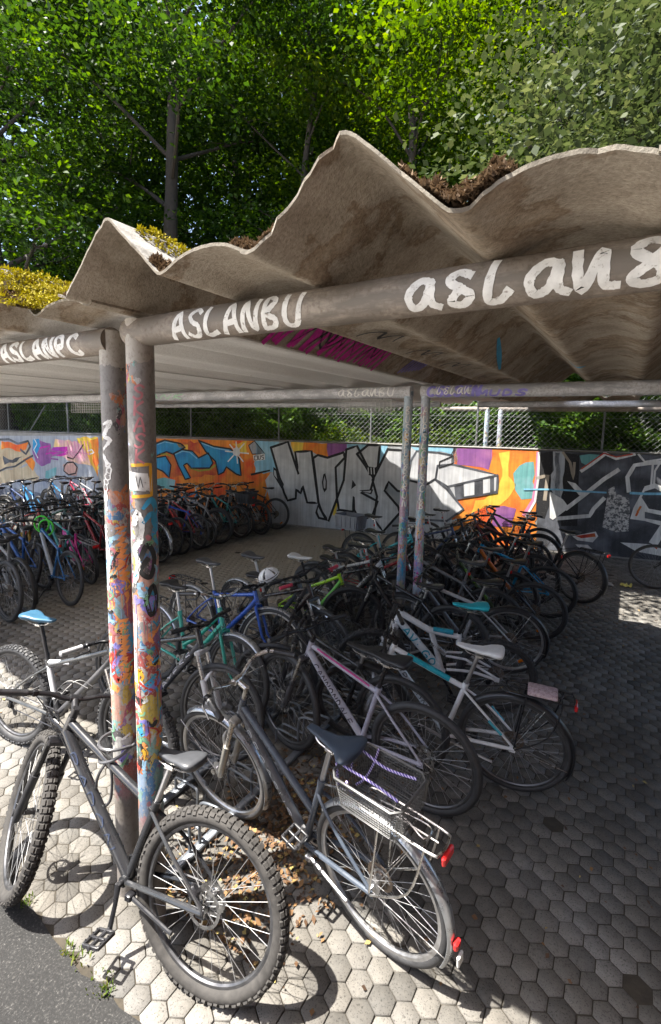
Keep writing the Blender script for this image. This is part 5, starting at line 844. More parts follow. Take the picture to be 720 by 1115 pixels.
    mb.tube([F+Vector((0,-.06,0)),F+Vector((0,.06,0))],.006,8)
    fo=obj('fork',mb,fkm,t,S_)
    if mb2.v: obj('stanchion',mb2,stanch or STEEL,fo)
    if disc:
        mb=MB(); mb.box(F+Vector((-.055,.045,.06)),(.04,.035,.06),Matrix.Rotation(R(30),3,'Y'),bev=.008); obj('caliper',mb,BLKM,fo)
        mb=MB(); mb.box(A+Vector((.05,.045,.055)),(.05,.035,.045),Matrix.Rotation(R(-35),3,'Y'),bev=.008); obj('caliper',mb,BLKM,t)
    # handlebar
    mb=MB(); st0=HT+H*.03; fwd=Vector((sin(ha),0,cos(ha)))
    if bars=='flat':
        C0=st0+fwd*.075+Vector((0,0,.012)); hw=.35
        mb.tube([HT,st0+H*.02],.018,12); mb.tube([st0,C0],[.018,.017],12); mb.tube([C0+Vector((0,-.025,0)),C0+Vector((0,.025,0))],.021,12)
        half=[(0,0,0),(0,.05,0),(-.004,.12,.018),(-.012,.2,.022),(-.03,hw,.024)]
    else:
        C0=st0+fwd*.05+Vector((0,0,.06)); hw=.29
        mb.tube([HT,st0+H*.06],.014,12); mb.tube([st0+H*.05,C0],[.015,.015],12); mb.tube([C0+Vector((0,-.025,0)),C0+Vector((0,.025,0))],.02,12)
        half=[(0,0,0),(.01,.06,.0),(.015,.16,.04),(-.05,.24,.055),(-.18,hw,.035)]
    pts=[C0+Vector((x,-y,z)) for x,y,z in half[::-1]]+[C0+Vector(q) for q in half[1:]]
    sp=spline(pts,5); mb.tube(sp,.0115 if bars!='flat' else .0125,10)
    hb=obj('handlebar',mb,(STEEL if bars!='flat' else BLKM) if not (forkc and bars=='flatsilver') else STEEL,t,S_)
    for s in(-1,1):
        e=C0+Vector((half[-1][0],s*half[-1][1],half[-1][2])); pv=C0+Vector((half[-2][0],s*half[-2][1],half[-2][2])); d=(pv-e).normalized()
        mb=MB(); gl=.125
        mb.tube([e-d*.004,e,e+d*.004]+[e+d*(gl*q/6) for q in range(1,7)],[.012,.0175,.0165,.0158,.0165,.0158,.0165,.0158,.0175],12); obj('grip',mb,gm,hb)
        mb=MB(); q=e+d*(gl+.035); mb.box(q,(.03,.028,.03),bev=.005)
        f3=Vector((.045,0,-.02)) if bars=='flat' else Vector((.03,s*.02,-.03))
        mb.tube(spline([q+Vector((.012,0,-.005)),q+f3+d*(-.02),q+f3*1.1-d*.07,q+f3*1.2-d*.115],4),[.0055]*8+[.0048]*5,8); obj('brake_lever',mb,BLKM if lod<2 else DALU,hb)
    if cables:
        mb=MB()
        for s,ex in((-1,.0),(1,.01),(-1,.03)):
            q=C0+Vector((half[-2][0]*.8,s*(.15-ex),half[-2][2])); e=(HBt+H*.02+Vector((.0,s*.028,0)))
            mb.tube(spline([q,q+Vector((.09+ex,-s*.03,.02)),C0+Vector((.10+ex,s*.02,-.06)),e+Vector((.05,0,.02)),e,dA*.8+dB*.2+Vector((0,s*.02,-.03))],5),.0024,5)
        obj('cable',mb,CABLE,t,S_ if abs(steer)<.5 else Matrix.Translation((0,0,0)))
    # drivetrain
    mb=MB(); ca=R(crank); dirv=Vector((cos(ca),0,sin(ca)))
    def ring(r):
        tt=int(r*420); vs=[];fs=[]
        for k in range(tt*2):
            a=pi*k/tt; rr=r if k%2 else r-.005
            vs+=[(rr*cos(a)+BB.x,-.047,rr*sin(a)+BB.z),(rr*cos(a)+BB.x,-.044,rr*sin(a)+BB.z),((r-.02)*cos(a)+BB.x,-.044,(r-.02)*sin(a)+BB.z),((r-.02)*cos(a)+BB.x,-.047,(r-.02)*sin(a)+BB.z)]
        for k in range(tt*2):
            j=(k+1)%(tt*2)
            for q in range(4): fs.append((4*k+q,4*j+q,4*j+(q+1)%4,4*k+(q+1)%4))
        mb.add(vs,fs)
    ring(.088 if lod or guard else .07)
    for q in range(5): a=q*2*pi/5+ca; mb.tube([(BB.x,-.046,BB.z),(BB.x+.07*cos(a),-.046,BB.z+.07*sin(a))],.007,6)
    for s,dv in((-1,dirv),(1,-dirv)):
        b0=BB+Vector((0,s*.062,0)); e=b0+dv*.17+Vector((0,s*.012,0)); mb.tube([BB+Vector((0,s*.03,0)),b0+Vector((0,s*.008,0))],.013,10); mb.tube([b0-dv*.012,b0,b0+dv*.08,e,e+dv*.012],[.013,.0155,.011,.0125,.009],10,flat=.7,up=(0,1,0))
    ck=obj('crank',mb,BLKM if not guard else ALU,t)
    for s,dv in((-1,dirv),(1,-dirv)):
        e=BB+Vector((0,s*.134,0))+dv*.17
        obj('pedal',cached('pedal',pedal_mesh),BLACK,ck,Matrix.Translation(e)@Matrix.Rotation(R(random.uniform(-15,15)),4,'Y'))
    mb=MB(); rs=.036; rc=.083 if lod or guard else .066
    pts=[(BB.x+rc*cos(a),-.0455,BB.z+rc*sin(a)) for a in np.linspace(-pi/2,pi/2,10)]+[(A.x+rs*cos(a),-.042,A.z+rs*sin(a)) for a in np.linspace(pi/2,3*pi/2,8)]+[(A.x+.01,-.042,A.z-.05),(A.x+.03,-.043,A.z-.095),(A.x+.07,-.044,A.z-.085)]
    mb.tube(pts,.0042,4,closed=True); obj('chain',mb,RUSTY if lod else BLKM,t)
    mb=MB(); mb.box(A+Vector((.01,-.052,-.05)),(.03,.02,.055),Matrix.Rotation(R(15),3,'Y'),bev=.005); mb.box(A+Vector((.035,-.046,-.085)),(.065,.006,.022),Matrix.Rotation(R(40),3,'Y'),bev=.003)
    for px,pz in((.02,-.065),(.052,-.105)): mb.lathe([(.02,-.003),(.02,.003),(.004,.003),(.004,-.003)],14,(A.x+px,-.046,A.z+pz))
    obj('derailleur',mb,BLKM,t)
    if stand and not fstand:
        mb=MB(); q=BB+Vector((-.06,.045,-.03)); mb.tube([q,q+Vector((-.24,.03,-.03)),q+Vector((-.26,.032,-.03))],[.0095,.008,.009],8); mb.box(q,(.035,.04,.03),bev=.005); obj('kickstand',mb,BLKM if not guard else ALU,t)
    if fstand:
        mb=MB(); q=BB+Vector((-.05,.045,-.03)); mb.tube([q,Vector((q.x+.05,.17,.012)),Vector((q.x+.07,.19,.012))],[.0095,.008,.009],8); mb.box(q,(.035,.04,.03),bev=.005); obj('kickstand',mb,BLKM,t)
    # rear carrier
    zr=2*Ro+.055
    if rack is not None:
        mb=MB(); hw=.062
        loop=[(.06,-hw*.5,zr-.005),(.03,-hw,zr),(-.28,-hw,zr),(-.325,-hw*.6,zr),(-.325,hw*.6,zr),(-.28,hw,zr),(.03,hw,zr),(.06,hw*.5,zr-.005)]
        mb.tube(spline(loop,4),.0055,8)
        for x in(-.02,-.10,-.18,-.26): mb.tube([(x,-hw,zr),(x,hw,zr)],.004,6)
        mb.tube([(.04,0,zr),(-.3,0,zr)],.004,6); mb.tube([(.06,0,zr),tuple(S-sd_*.03)],.005,6)
        for s in(-1,1):
            mb.tube([(-.06,s*hw,zr),(-.01,s*.075,Ro+.02)],.005,7); mb.tube(spline([(-.27,s*hw,zr),(-.2,s*.074,Ro+.16),(-.015,s*.075,Ro+.01)],4),.005,7)
        rk=obj('rack',mb,rack,t)
        mb=MB(); mb.box((-.338,0,zr-.03),(.018,.085,.04),bev=.006); obj('tail_light',mb,RED,t)
        if lod==0:
            mb=MB(); mb.tube(spline([(-.02,-.012,zr+.015),(-.15,-.012,zr+.03),(-.25,-.03,zr+.012),(-.25,.03,zr+.012),(-.15,.012,zr+.03),(-.02,.012,zr+.015)],4),.0032,6); obj('clamp',mb,rack,rk)
    if mg is not None and light and rack is STEEL:
        a=R(186); p=Vector(((Ro+.022)*cos(a),0,Ro+(Ro+.022)*sin(a))); mb=MB(); mb.box(p+Vector((-.008,0,.03)),(.02,.04,.036),bev=.006); obj('reflector',mb,RED,t); mb=MB(); mb.box(p+Vector((-.022,0,-.03)),(.012,.045,.05),bev=.005); obj('mud_flap',mb,CLEAR,t)
    if light:
        mb=MB(); q=crown+Vector((.075,0,.04)); mb.lathe([(.03,.0),(.034,.02),(.012,-.035),(.0,-.035),(.0,.02)],14,(0,0,0)); mb.v=[tuple(q+Vector((y,x,z))) for x,y,z in mb.v]; ho=obj('headlight',mb,BLACK,t,S_)
    if basket is not None:
        mb=MB(); x0,x1,hw,z0,h=basket
        def rr(z,k): return [(x0-k,-hw-k,z),(x1+k,-hw-k,z),(x1+k,hw+k,z),(x0-k,hw+k,z)]
        def loop(z,k,r):
            q=rr(z,k); P=[]
            for i in range(4):
                a=Vector(q[i]);b=Vector(q[(i+1)%4]);l=(b-a); P+= [a+l.normalized()*.03,b-l.normalized()*.03]
            mb.tube(P,r,6,closed=True)
        loop(zr+z0+h,.0,.0065); loop(zr+z0+.005,-.02,.003)
        nz=11
        for i in range(1,nz): loop(zr+z0+h*i/nz,-.02*(1-i/nz),.0013)
        for s in(0,1):
            nn=24
            for i in range(nn+1):
                x=x0+(x1-x0)*i/nn
                for y,sg in((-hw,1),(hw,-1)): mb.tube([(x,y,zr+z0+h),(x0+.02+(x1-x0-.04)*i/nn,y+sg*.02,zr+z0+.005)],.0016,4,False)
            for i in range(18):
                y=-hw+2*hw*i/17
                for x,sg in((x0,1),(x1,-1)): mb.tube([(x,y,zr+z0+h),(x+sg*.02,y,zr+z0+.005)],.0016,4,False)
            break
        for i in range(16): y=-hw+.02+(2*hw-.04)*i/15; mb.tube([(x0+.02,y,zr+z0+.006),(x1-.02,y,zr+z0+.006)],.0013,4,False)
        for i in range(22): x=x0+.02+(x1-x0-.04)*i/21; mb.tube([(x,-hw+.02,zr+z0+.006),(x,hw-.02,zr+z0+.006)],.0013,4,False)
        obj('basket',mb,simple('basket_wire',(.13,.13,.13),.5,.6),t)
    if frontbasket is not None:
        mb=MB(); q=C0+Vector((.17,0,-.12)); 
        for i in range(9):
            z=q.z-.1+.2*i/8; k=.12+.03*i/8
            mb.tube([(q.x-k,-k*1.25,z),(q.x+k,-k*1.25,z),(q.x+k,k*1.25,z),(q.x-k,k*1.25,z)],.002 if i<8 else .005,5,closed=True)
        for i in range(14):
            for s in(-1,1):
                a=-1+2*i/13
                mb.tube([(q.x+a*.15,s*.1875,q.z+.1),(q.x+a*.12,s*.15,q.z-.1)],.0016,4); mb.tube([(q.x+s*.15,a*.1875,q.z+.1),(q.x+s*.12,a*.15,q.z-.1)],.0016,4); mb.tube([(q.x+a*.12,-.15,q.z-.1),(q.x+a*.12,.15,q.z-.1)],.0016,4)
        obj('basket',mb,frontbasket,t,S_)
    t['_']=0; del t['_']
    return t,dict(zr=zr,HT=HT,S=S,A=A,BB=BB,SP=SP,C0=C0,half=half,steer=S_)
def at(b,p): return b.matrix_basis@Vector(p)
# ------------------------------------------------------------------ the bicycles of the picture
GM='bicycles in the middle rack row'; GL_='bicycles in the left rack row'; GF='bicycles left of the aisle, far side'
SILV=(.5,.51,.53); BLK=(.022,.022,.025); WHT=(.72,.73,.74); CYAN=(.02,.42,.55)
def leather(n,c,r=.4): return simple(n,c,r,var=.15)
SAD=leather('saddle_black',(.02,.021,.025)); SADG=leather('saddle_grey',(.06,.063,.07),.35); SADB=leather('saddle_bluegrey',(.03,.045,.07),.4); SADT=leather('saddle_turquoise',(.02,.42,.5)); SADW=leather('saddle_white',(.7,.7,.69))
GREYM=simple('guard_silver',(.42,.44,.47),.3,.8); BLKG=simple('guard_black',(.02,.02,.022),.35)
# near mountain bike leaning on the left post
A_,ai=bike('black mountain bike with knobbly tyres leaning against the left paint splashed post',(.40,-.085),R(190),lean=R(11),steer=R(-33),group=None,kind='diamond',wb=1.15,Ro=.37,tw=.030,knob=True,fc=(.022,.023,.026),fc2=(.017,.019,.028),fork='sus',
     seat=.90,sadm=SADG,crank=92,disc=True,stand=True,size=.5,tubr=.021,hubr=.02,tyrem=simple('dusty_knobby_rubber',(.05,.047,.044),.8,var=.4,scale=30,spec=.3),text='RADON',textc=(.03,.04,.07),stanch=simple('fork_tube_black',(.05,.05,.05),.2,.6))
B_,bi=bike('blue grey trekking bike with wire basket and silver rear rack beside the mountain bike',(.94,.50),R(172),lean=R(-5),steer=R(8),group=GM,kind='low',wb=1.12,Ro=.355,tw=.019,fc=(.065,.08,.105),fc2=(.085,.087,.095),fork='sus',forkc=(.25,.24,.21),seat=.95,sadm=SADB,saddle='city',
     guard=GREYM,rack=STEEL,basket=(-.19,.15,.125,-.005,.15),bars='city',text='PEGASUS',tsize=.02,textc=(.55,.57,.6),crank=-70,rimm=ALU,light=True,stand=True,hubr=.026)
C_,ci=bike('silver lilac bike with magenta stripe, black saddle and wide black tyres beside the basket bike',(.82,1.36),R(179),lean=R(-4),steer=R(-14),group=GM,kind='diamond',wb=1.08,Ro=.36,tw=.023,fc=(.38,.37,.44),fc2=(.46,.46,.52),fork='sus',forkc=(.06,.06,.065),seat=.95,sadm=SAD,
     accent=(.45,.03,.2),text='CANNONDALE',textc=(.05,.04,.06),crank=30,disc=True,stand=False)
D_,di=bike('white and cyan trekking bike with black mudguards, black rack and white edged saddle',(1.24,1.85),R(188),lean=R(-6),steer=R(12),group=GM,kind='diamond',wb=1.05,Ro=.35,tw=.019,fc=WHT,fc2=(.5,.55,.6),fork='sus',forkc=(.35,.36,.38),seat=.97,sadm=SADW,guard=BLKG,rack=BLKM,accent=(.01,.33,.42),text='DRAGONEE',textc=(.1,.12,.14),crank=200,light=True)
E_,ei=bike('white full suspension bike with cyan lettering and turquoise saddle in the middle row',(.93,2.70),R(201),lean=R(-5),steer=R(10),group=GM,kind='fs',wb=1.05,Ro=.325,tw=.025,knob=True,fc=WHT,fc2=(.68,.72,.74),fork='sus',forkc=(.55,.55,.56),seat=.93,sadm=SADT,accent=(.02,.3,.42),text='AVIGO',textc=(.02,.33,.45),crank=60,stand=False)
F_,fi=bike('silver bike with black saddle and orange spoke reflector behind the white full suspension bike',(.89,3.43),R(196),lean=R(-5),steer=R(-10),group=GM,kind='diamond',wb=1.04,Ro=.34,tw=.02,fc=SILV,fc2=(.1,.1,.11),fork='sus',seat=.92,sadm=SAD,reflector=True,crank=-40,guard=BLKG,rimm=ALU)
G_,gi=bike('black bike with green lettering on the down tube and orange spoke reflector',(.97,4.36),R(184),lean=R(-4),steer=R(10),group=GM,kind='diamond',wb=1.07,Ro=.345,tw=.022,fc=(.02,.02,.022),fc2=(.05,.09,.03),fork='sus',seat=.9,sadm=SAD,reflector=True,text='BULLS',textc=(.25,.6,.06),crank=120,lod=1)
H_,hi=bike('bright blue bike with orange down tube in the middle row',(1.0,5.15),R(186),lean=R(-4),steer=R(-12),group=GM,kind='diamond',wb=1.07,Ro=.345,tw=.022,fc=(.01,.28,.55),fc2=(.75,.2,.03),fork='sus',seat=.96,sadm=SAD,crank=40,lod=1,grip=None)
I_,ii=bike('black city bike with dark front basket parked askew at the far end of the row',(1.28,6.0),R(158),lean=R(5),steer=R(25),group=GM,kind='city',wb=1.1,Ro=.355,tw=.019,fc=BLK,fork='rigid',seat=.96,sadm=SAD,saddle='city',guard=BLKG,rack=BLKM,bars='city',frontbasket=BLKM,crank=10,lod=1)
more=[
 ('black bike with low saddle wedged between the lilac and the white cyan bike',(.55,1.62),R(181),dict(fc=(.02,.02,.025),lod=1,seat=.82,steer=R(24),crank=45,Ro=.345,stand=False)),
 ('black mountain bike wedged between the full suspension and the silver bike',(.45,3.05),R(183),dict(fc=BLK,lod=1,seat=.84,Ro=.35,tw=.026,steer=R(18),crank=10,stand=False)),
 ('black bike with red grips standing between the blue and the dark grey aisle side bikes',(-1.55,2.22),R(5),dict(fc=(.03,.02,.02),lod=1,seat=.86,steer=R(-22),crank=60,grip=simple('grip_red',(.5,.04,.08),.5))),
 ('black mountain bike standing between the neon green and the white silver bike',(-1.35,3.28),R(-5),dict(fc=BLK,lod=1,seat=.84,Ro=.35,tw=.026,steer=R(25),crank=150)),
 ('dark trekking bike standing between the white silver and the red bike',(-1.3,3.82),R(5),dict(fc=(.03,.035,.05),lod=1,seat=.88,steer=R(-16),crank=80,guard=BLKG)),
 # label, loc, heading, kwargs
 ('dark grey bike squeezed between the silver bike and the green lettered bike',(.62,3.85),R(178),dict(fc=(.2,.21,.23),lod=1,sadm=SADG,steer=R(20),crank=70,forkc=(.4,.4,.42))),
 ('black mountain bike with silver fork between the green lettered and the blue bike',(.65,4.6),R(182),dict(fc=BLK,Ro=.35,tw=.025,lod=1,steer=R(-20),forkc=(.4,.4,.42),crank=10)),
 ('black trekking bike with rear rack behind the bright blue bike',(.75,5.55),R(181),dict(fc=(.02,.02,.03),lod=1,guard=BLKG,rack=BLKM,steer=R(15),crank=130)),
 ('dark red bike near the wall at the end of the middle row',(.55,6.5),R(178),dict(fc=(.16,.02,.03),lod=1,steer=R(-15),crank=20)),
 ('black bike with upright handlebar near the orange mural, second from the wall',(.62,7.0),R(182),dict(fc=BLK,lod=1,kind='city',fork='rigid',bars='city',saddle='city',steer=R(15),guard=BLKG,crank=80)),
 ('grey bike closest to the black and white mural in the middle row',(.55,7.55),R(180),dict(fc=(.2,.2,.22),lod=1,steer=R(-5),crank=150)),
 # fronts meeting from the aisle side
 ('white and black mountain bike with blue edged saddle left of the splashed posts',(-1.93,.27),R(10),dict(fc=(.05,.052,.055),fc2=(.06,.06,.065),Ro=.36,tw=.028,knob=True,lod=0,steer=R(-6),sadm=leather('saddle_blue',(.03,.10,.17)),disc=True,wb=1.15,lean=R(-4),crank=-20,size=.5,seat=.97,seatc=(.75,.76,.78),stand=False,grip=simple('grip_grey',(.35,.35,.36),.6))),
 ('black bike with thick dark down tube and white fork right behind the paint splashed posts',(-1.62,.92),R(2),dict(fc=BLK,fc2=(.03,.035,.05),fork='sus',forkc=(.62,.62,.63),Ro=.345,tw=.02,lod=0,steer=R(10),lean=R(-4),crank=35,text='AXESS',textc=(.5,.5,.55),bars='flat',seat=.9,sadm=SAD)),
 ('teal green bike with curved bars just right of the paint splashed posts',(-1.85,1.42),R(-3),dict(fc=(.02,.33,.25),kind='city',fork='rigid',bars='city',saddle='city',guard=GREYM,rack=BLKM,lod=0,lean=R(-5),crank=60,seat=.92,sadm=SAD)),
 ('blue bike with silver mudguards and grey saddle on the aisle side',(-1.98,1.98),R(-1),dict(fc=(.02,.09,.42),lod=0,guard=GREYM,rack=BLKM,fork='rigid',seat=.98,sadm=SADG,steer=R(12),lean=R(-3),crank=140,rimm=ALU)),
 ('dark grey bike with level top tube and grey saddle on the aisle side',(-1.72,2.5),R(-4),dict(fc=(.07,.085,.1),lod=0,seat=1.0,sadm=SADG,steer=R(-14),lean=R(4),crank=20,size=.66,guard=GREYM)),
 ('neon green children mountain bike with cyan fade beside the grey bike',(-1.55,2.98),R(6),dict(fc=(.38,.7,.02),fc2=(.2,.6,.12),forkc=(.03,.03,.03),Ro=.30,tw=.024,wb=.96,lod=0,seat=.9,sadm=SADW,steer=R(14),crank=90,size=.42,lean=R(3))),
 ('white silver mountain bike with black lettering behind the neon green bike',(-1.45,3.55),R(4),dict(fc=(.6,.61,.63),fc2=(.62,.63,.65),text='GIANT',textc=(.03,.03,.03),Ro=.35,tw=.025,lod=1,steer=R(18),crank=10,lean=R(3),seat=.9)),
 ('red bike in front of the far pair of posts',(-1.35,4.05),R(-2),dict(fc=(.45,.03,.04),lod=1,steer=R(-10),crank=75,kind='low',fork='rigid',guard=BLKG,seat=.9)),
 ('black bike between the red bike and the turquoise bike',(-1.4,4.55),R(3),dict(fc=BLK,lod=1,steer=R(14),crank=115)),
 ('turquoise bike with grey crate on its rear rack near the silver lettering',(-1.75,5.2),R(-3),dict(fc=(.02,.38,.42),kind='low',fork='rigid',bars='city',lod=1,guard=BLKG,rack=BLKM,seat=1.0,sadm=SAD,crank=15)),
 ('dark blue bike beyond the turquoise bike',(-1.3,5.75),R(2),dict(fc=(.03,.05,.13),lod=1,steer=R(12),crank=60)),
 ('black bike with light grips beyond the dark blue bike',(-1.3,6.3),R(-2),dict(fc=BLK,lod=1,steer=R(-12),crank=160,grip=WHITE)),
 ('grey bike nearest the wall on the aisle side of the middle row',(-1.25,6.9),R(0),dict(fc=(.15,.15,.17),lod=1,steer=R(10),crank=100)),
]
HB={}
for lb,lo,hd,kw in more:
    kw=dict(kw); kw.setdefault('group',GM); kw.setdefault('lean',R(random.uniform(-4,4))); kw.setdefault('stand',False)
    HB[lb]=bike(lb,lo,hd,**kw)
# left rack row, rear wheels towards the aisle
left=[
 ('blue bike with green coil lock and black tyres at the left end of the aisle',(-4.22,1.92),R(176),dict(fc=(.02,.13,.33),fc2=(.4,.41,.43),Ro=.355,tw=.022,lean=R(5),seat=.86,crank=50,fstand=True)),
 ('pink children bike beside the blue bike with the green lock',(-4.78,2.55),R(172),dict(fc=(.75,.05,.33),fc2=(.7,.06,.35),kind='low',fork='rigid',Ro=.30,tw=.02,wb=.95,guard=BLKG,rack=ALU,reflector=True,seat=.8,bars='city',crank=10)),
 ('black bike with dark basket left of the pink bike',(-4.95,3.2),R(178),dict(fc=BLK,kind='city',fork='rigid',bars='city',saddle='city',guard=BLKG,frontbasket=BLKM,crank=40)),
 ('white framed city bike with chrome mudguard right of the splashed posts in left row',(-4.88,3.82),R(180),dict(fc=(.6,.6,.62),kind='low',fork='rigid',guard=GREYM,rack=BLKM,rimm=ALU,crank=100)),
 ('dark bike with tall saddle next to the white city bike of the left row',(-5.0,4.35),R(184),dict(fc=(.03,.03,.05),seat=1.0,crank=70)),
 ('colourful children mountain bike in blue red and green in the left row',(-5.0,4.92),R(196),dict(fc=(.03,.1,.55),fc2=(.6,.05,.04),forkc=(.03,.4,.12),Ro=.30,tw=.024,wb=.95,rimm=ALU,crank=-40,seat=.82)),
 ('grey mountain bike with wide tyres behind the colourful children bike',(-5.05,5.4),R(188),dict(fc=(.2,.2,.22),Ro=.36,tw=.027,crank=20)),
 ('black trekking bike with black top box on its rack in the left row',(-5.06,6.05),R(182),dict(fc=BLK,guard=BLKG,rack=BLKM,crank=140,rimm=ALU,fstand=True)),
 ('black mountain bike in front of the small blue and orange mural',(-5.1,6.6),R(180),dict(fc=(.03,.03,.035),Ro=.365,tw=.028,crank=80,disc=True)),
 ('black bike with orange reflectors leaning at the silver mural, last of the left row',(-4.95,7.05),R(186),dict(fc=(.02,.02,.025),Ro=.36,tw=.022,reflector=True,crank=10)),
 ('black bike at the left picture edge in front of the blue bike',(-4.3,1.25),R(178),dict(fc=BLK,Ro=.36,tw=.026,crank=60,lean=R(4))),
 ('dark bike with orange reflectors at the very left of the aisle',(-3.95,.75),R(180),dict(fc=(.04,.04,.05),Ro=.35,reflector=True,crank=20,lean=R(4))),
]
for lb,lo,hd,kw in left:
    kw=dict(kw); kw.setdefault('lean',R(random.uniform(-5,5))); kw.setdefault('steer',R(random.uniform(-20,20))); kw.setdefault('stand',False)
    HB[lb]=bike(lb,lo,hd,group=GL_,lod=1,**kw)
far=[
 ('dark bike facing the aisle in the left rack, farthest from the wall',.9,dict(fc=BLK)),
 ('black bike with blue bars facing the aisle in the left rack',1.5,dict(fc=(.02,.06,.15))),
 ('bike with yellow fork facing the aisle beyond the pink bike',2.4,dict(fc=(.03,.03,.03),forkc=(.75,.5,.02))),
 ('green black bike facing the aisle beyond the dark basket bike',3.1,dict(fc=(.02,.12,.08))),
 ('dark teal bike facing the aisle in front of the magenta tag',3.75,dict(fc=(.02,.15,.16))),
 ('black bike with red details facing the aisle in front of the pink tag',4.4,dict(fc=(.12,.02,.02))),
 ('light blue bike facing the aisle in front of the blue letters',5.0,dict(fc=(.08,.3,.45))),
 ('black bike facing the aisle in front of the blue letters',5.6,dict(fc=BLK)),
 ('brown bike facing the aisle close to the orange mural',6.2,dict(fc=(.12,.07,.04))),
]
for lb,y,kw in far:
    kw=dict(kw); HB[lb]=bike(lb,(-7.35+random.uniform(-.15,.15),y),R(random.uniform(-6,6)),lean=R(random.uniform(-5,5)),steer=R(random.uniform(-25,25)),group=GF,lod=2,stand=False,crank=random.uniform(0,360),seat=random.uniform(.88,1.0),
        bars=random.choice(['flat','city','flat']),guard=random.choice([None,BLKG,GREYM]),**kw)
back=[('beige walled far left bicycle with silver bars by the wall',-9.2,2.2,(.3,.3,.32)),('black bicycle by the beige character mural',-9.0,3.0,BLK),('dark blue bicycle by the beige character mural',-8.9,3.8,(.02,.04,.12)),('black bicycle left of the magenta tag by the wall',-8.9,4.6,(.02,.02,.02)),('grey bicycle under the yellow corner of the mural',-8.8,5.3,(.22,.22,.23))]
for lb,x,y,c in back:
    HB[lb]=bike(lb,(x,y),R(180+random.uniform(-8,8)),lean=R(random.uniform(-5,5)),steer=R(random.uniform(-25,25)),group=GF,lod=2,stand=False,fc=c,crank=random.uniform(0,360),seat=random.uniform(.9,1.02),reflector=False)
random.seed(21)
for k in range(11):
    y=.95+.55*k+random.uniform(-.05,.05); c=random.choice([BLK,(.35,.36,.38),(.03,.12,.4),(.5,.5,.52),(.4,.04,.05),BLK,(.05,.3,.3)])
    HB['f%d'%k]=bike('bicycle packed tightly between its neighbours in the crowded left rack row',(-5.0+random.uniform(-.12,.12)+(.55 if k<2 else 0),y),R(180+random.uniform(-7,7)),lean=R(random.uniform(-6,6)),steer=R(random.uniform(-25,25)),group='bicycles filling the left rack row',lod=2,stand=False,fc=c,crank=random.uniform(0,360),seat=random.uniform(.84,.98),bars=random.choice(['flat','city']),guard=random.choice([None,None,BLKG]))
for k in range(10):
    y=1.2+.52*k+random.uniform(-.05,.05); c=random.choice([BLK,(.03,.25,.5),(.6,.08,.3),(.4,.4,.42),(.55,.06,.05),(.02,.35,.3),(.6,.45,.05)])
    HB['g%d'%k]=bike('bicycle in the tangled crowd of the second left row under the mural',(-7.3+random.uniform(-.2,.2),y),R(random.uniform(-8,8)),lean=R(random.uniform(-6,6)),steer=R(random.uniform(-30,30)),group='bicycles crowding the second left row',lod=2,stand=False,fc=c,crank=random.uniform(0,360),seat=random.uniform(.88,1.02),bars=random.choice(['flat','city']))
for k in range(7):
    y=1.6+.62*k+random.uniform(-.05,.05); c=random.choice([BLK,(.4,.42,.45),(.03,.2,.45),(.45,.05,.1)])
    HB['h%d'%k]=bike('bicycle standing by the wall behind the two crowded left rows',(-9.3+random.uniform(-.2,.2)+.05*k,y),R(180+random.uniform(-8,8)),lean=R(random.uniform(-6,6)),steer=R(random.uniform(-30,30)),group='bicycles by the wall in the last left row',lod=2,stand=False,fc=c,crank=random.uniform(0,360),seat=random.uniform(.9,1.02))
# bike against the wall at the right
HB['r']=bike('black bike with thin tyres standing against the black and white mural on the right',(3.25,7.62),R(192),lean=R(-4),steer=R(-10),group=None,kind='diamond',fc=BLK,fork='rigid',Ro=.345,tw=.016,lod=1,stand=False,seat=.98)

# ------------------------------------------------------------------ bicycle racks: hairpin hoops on ground rails
RACKM=simple('rack_galvanised',(.22,.24,.27),.45,.7,var=.3)
def rack_thing(label,x,ys,sgn):
    t=thing('bicycle_rack',label,'bike rack',(x,0,.004),group='bicycle racks')
    mb=MB(); mb.box((0,(ys[0]+ys[-1])/2,.02),(.05,abs(ys[-1]-ys[0])+.5,.03),bev=.006); obj('rail',mb,RACKM,t)
    for i,y in enumerate(ys):
        mb=MB(); z=.30 if i%2==0 else .24; x0=-.28*sgn; x1=.22*sgn
        for k,(za,ya) in enumerate(((z,.035),)):
            pts=[(0,y-ya,.03),(0,y-ya,z-.06),(.04*sgn,y-ya,z),(x1-.03*sgn,y-ya,z+.02),(x1,y-ya*.6,z+.02),(x1,y+ya*.6,z+.02),(x1-.03*sgn,y+ya,z+.02),(.04*sgn,y+ya,z),(0,y+ya,z-.06),(0,y+ya,.03)]
            mb.tube(spline(pts,4),.0085,8)
            pts=[(0,y-ya,.12),(-.16*sgn,y-ya,.13),(-.2*sgn,y-ya,.11),(-.2*sgn,y-ya,.02)]; mb.tube(spline(pts,4),.008,8)
            pts=[(0,y+ya,.12),(-.16*sgn,y+ya,.13),(-.2*sgn,y+ya,.11),(-.2*sgn,y+ya,.02)]; mb.tube(spline(pts,4),.008,8)
        obj('hoop',mb,RACKM,t)
    return t
rack_thing('galvanised bicycle rack with hairpin hoops under the middle row, right beside the posts',-.12,list(np.arange(.36,7.6,.5)),1)
rack_thing('galvanised bicycle rack holding front wheels of the aisle side bikes of the middle row',-.55,list(np.arange(.62,7.2,.5)),-1)
rack_thing('galvanised bicycle rack under the left row of bicycles',-5.95,list(np.arange(.8,7.0,.55)),-1)

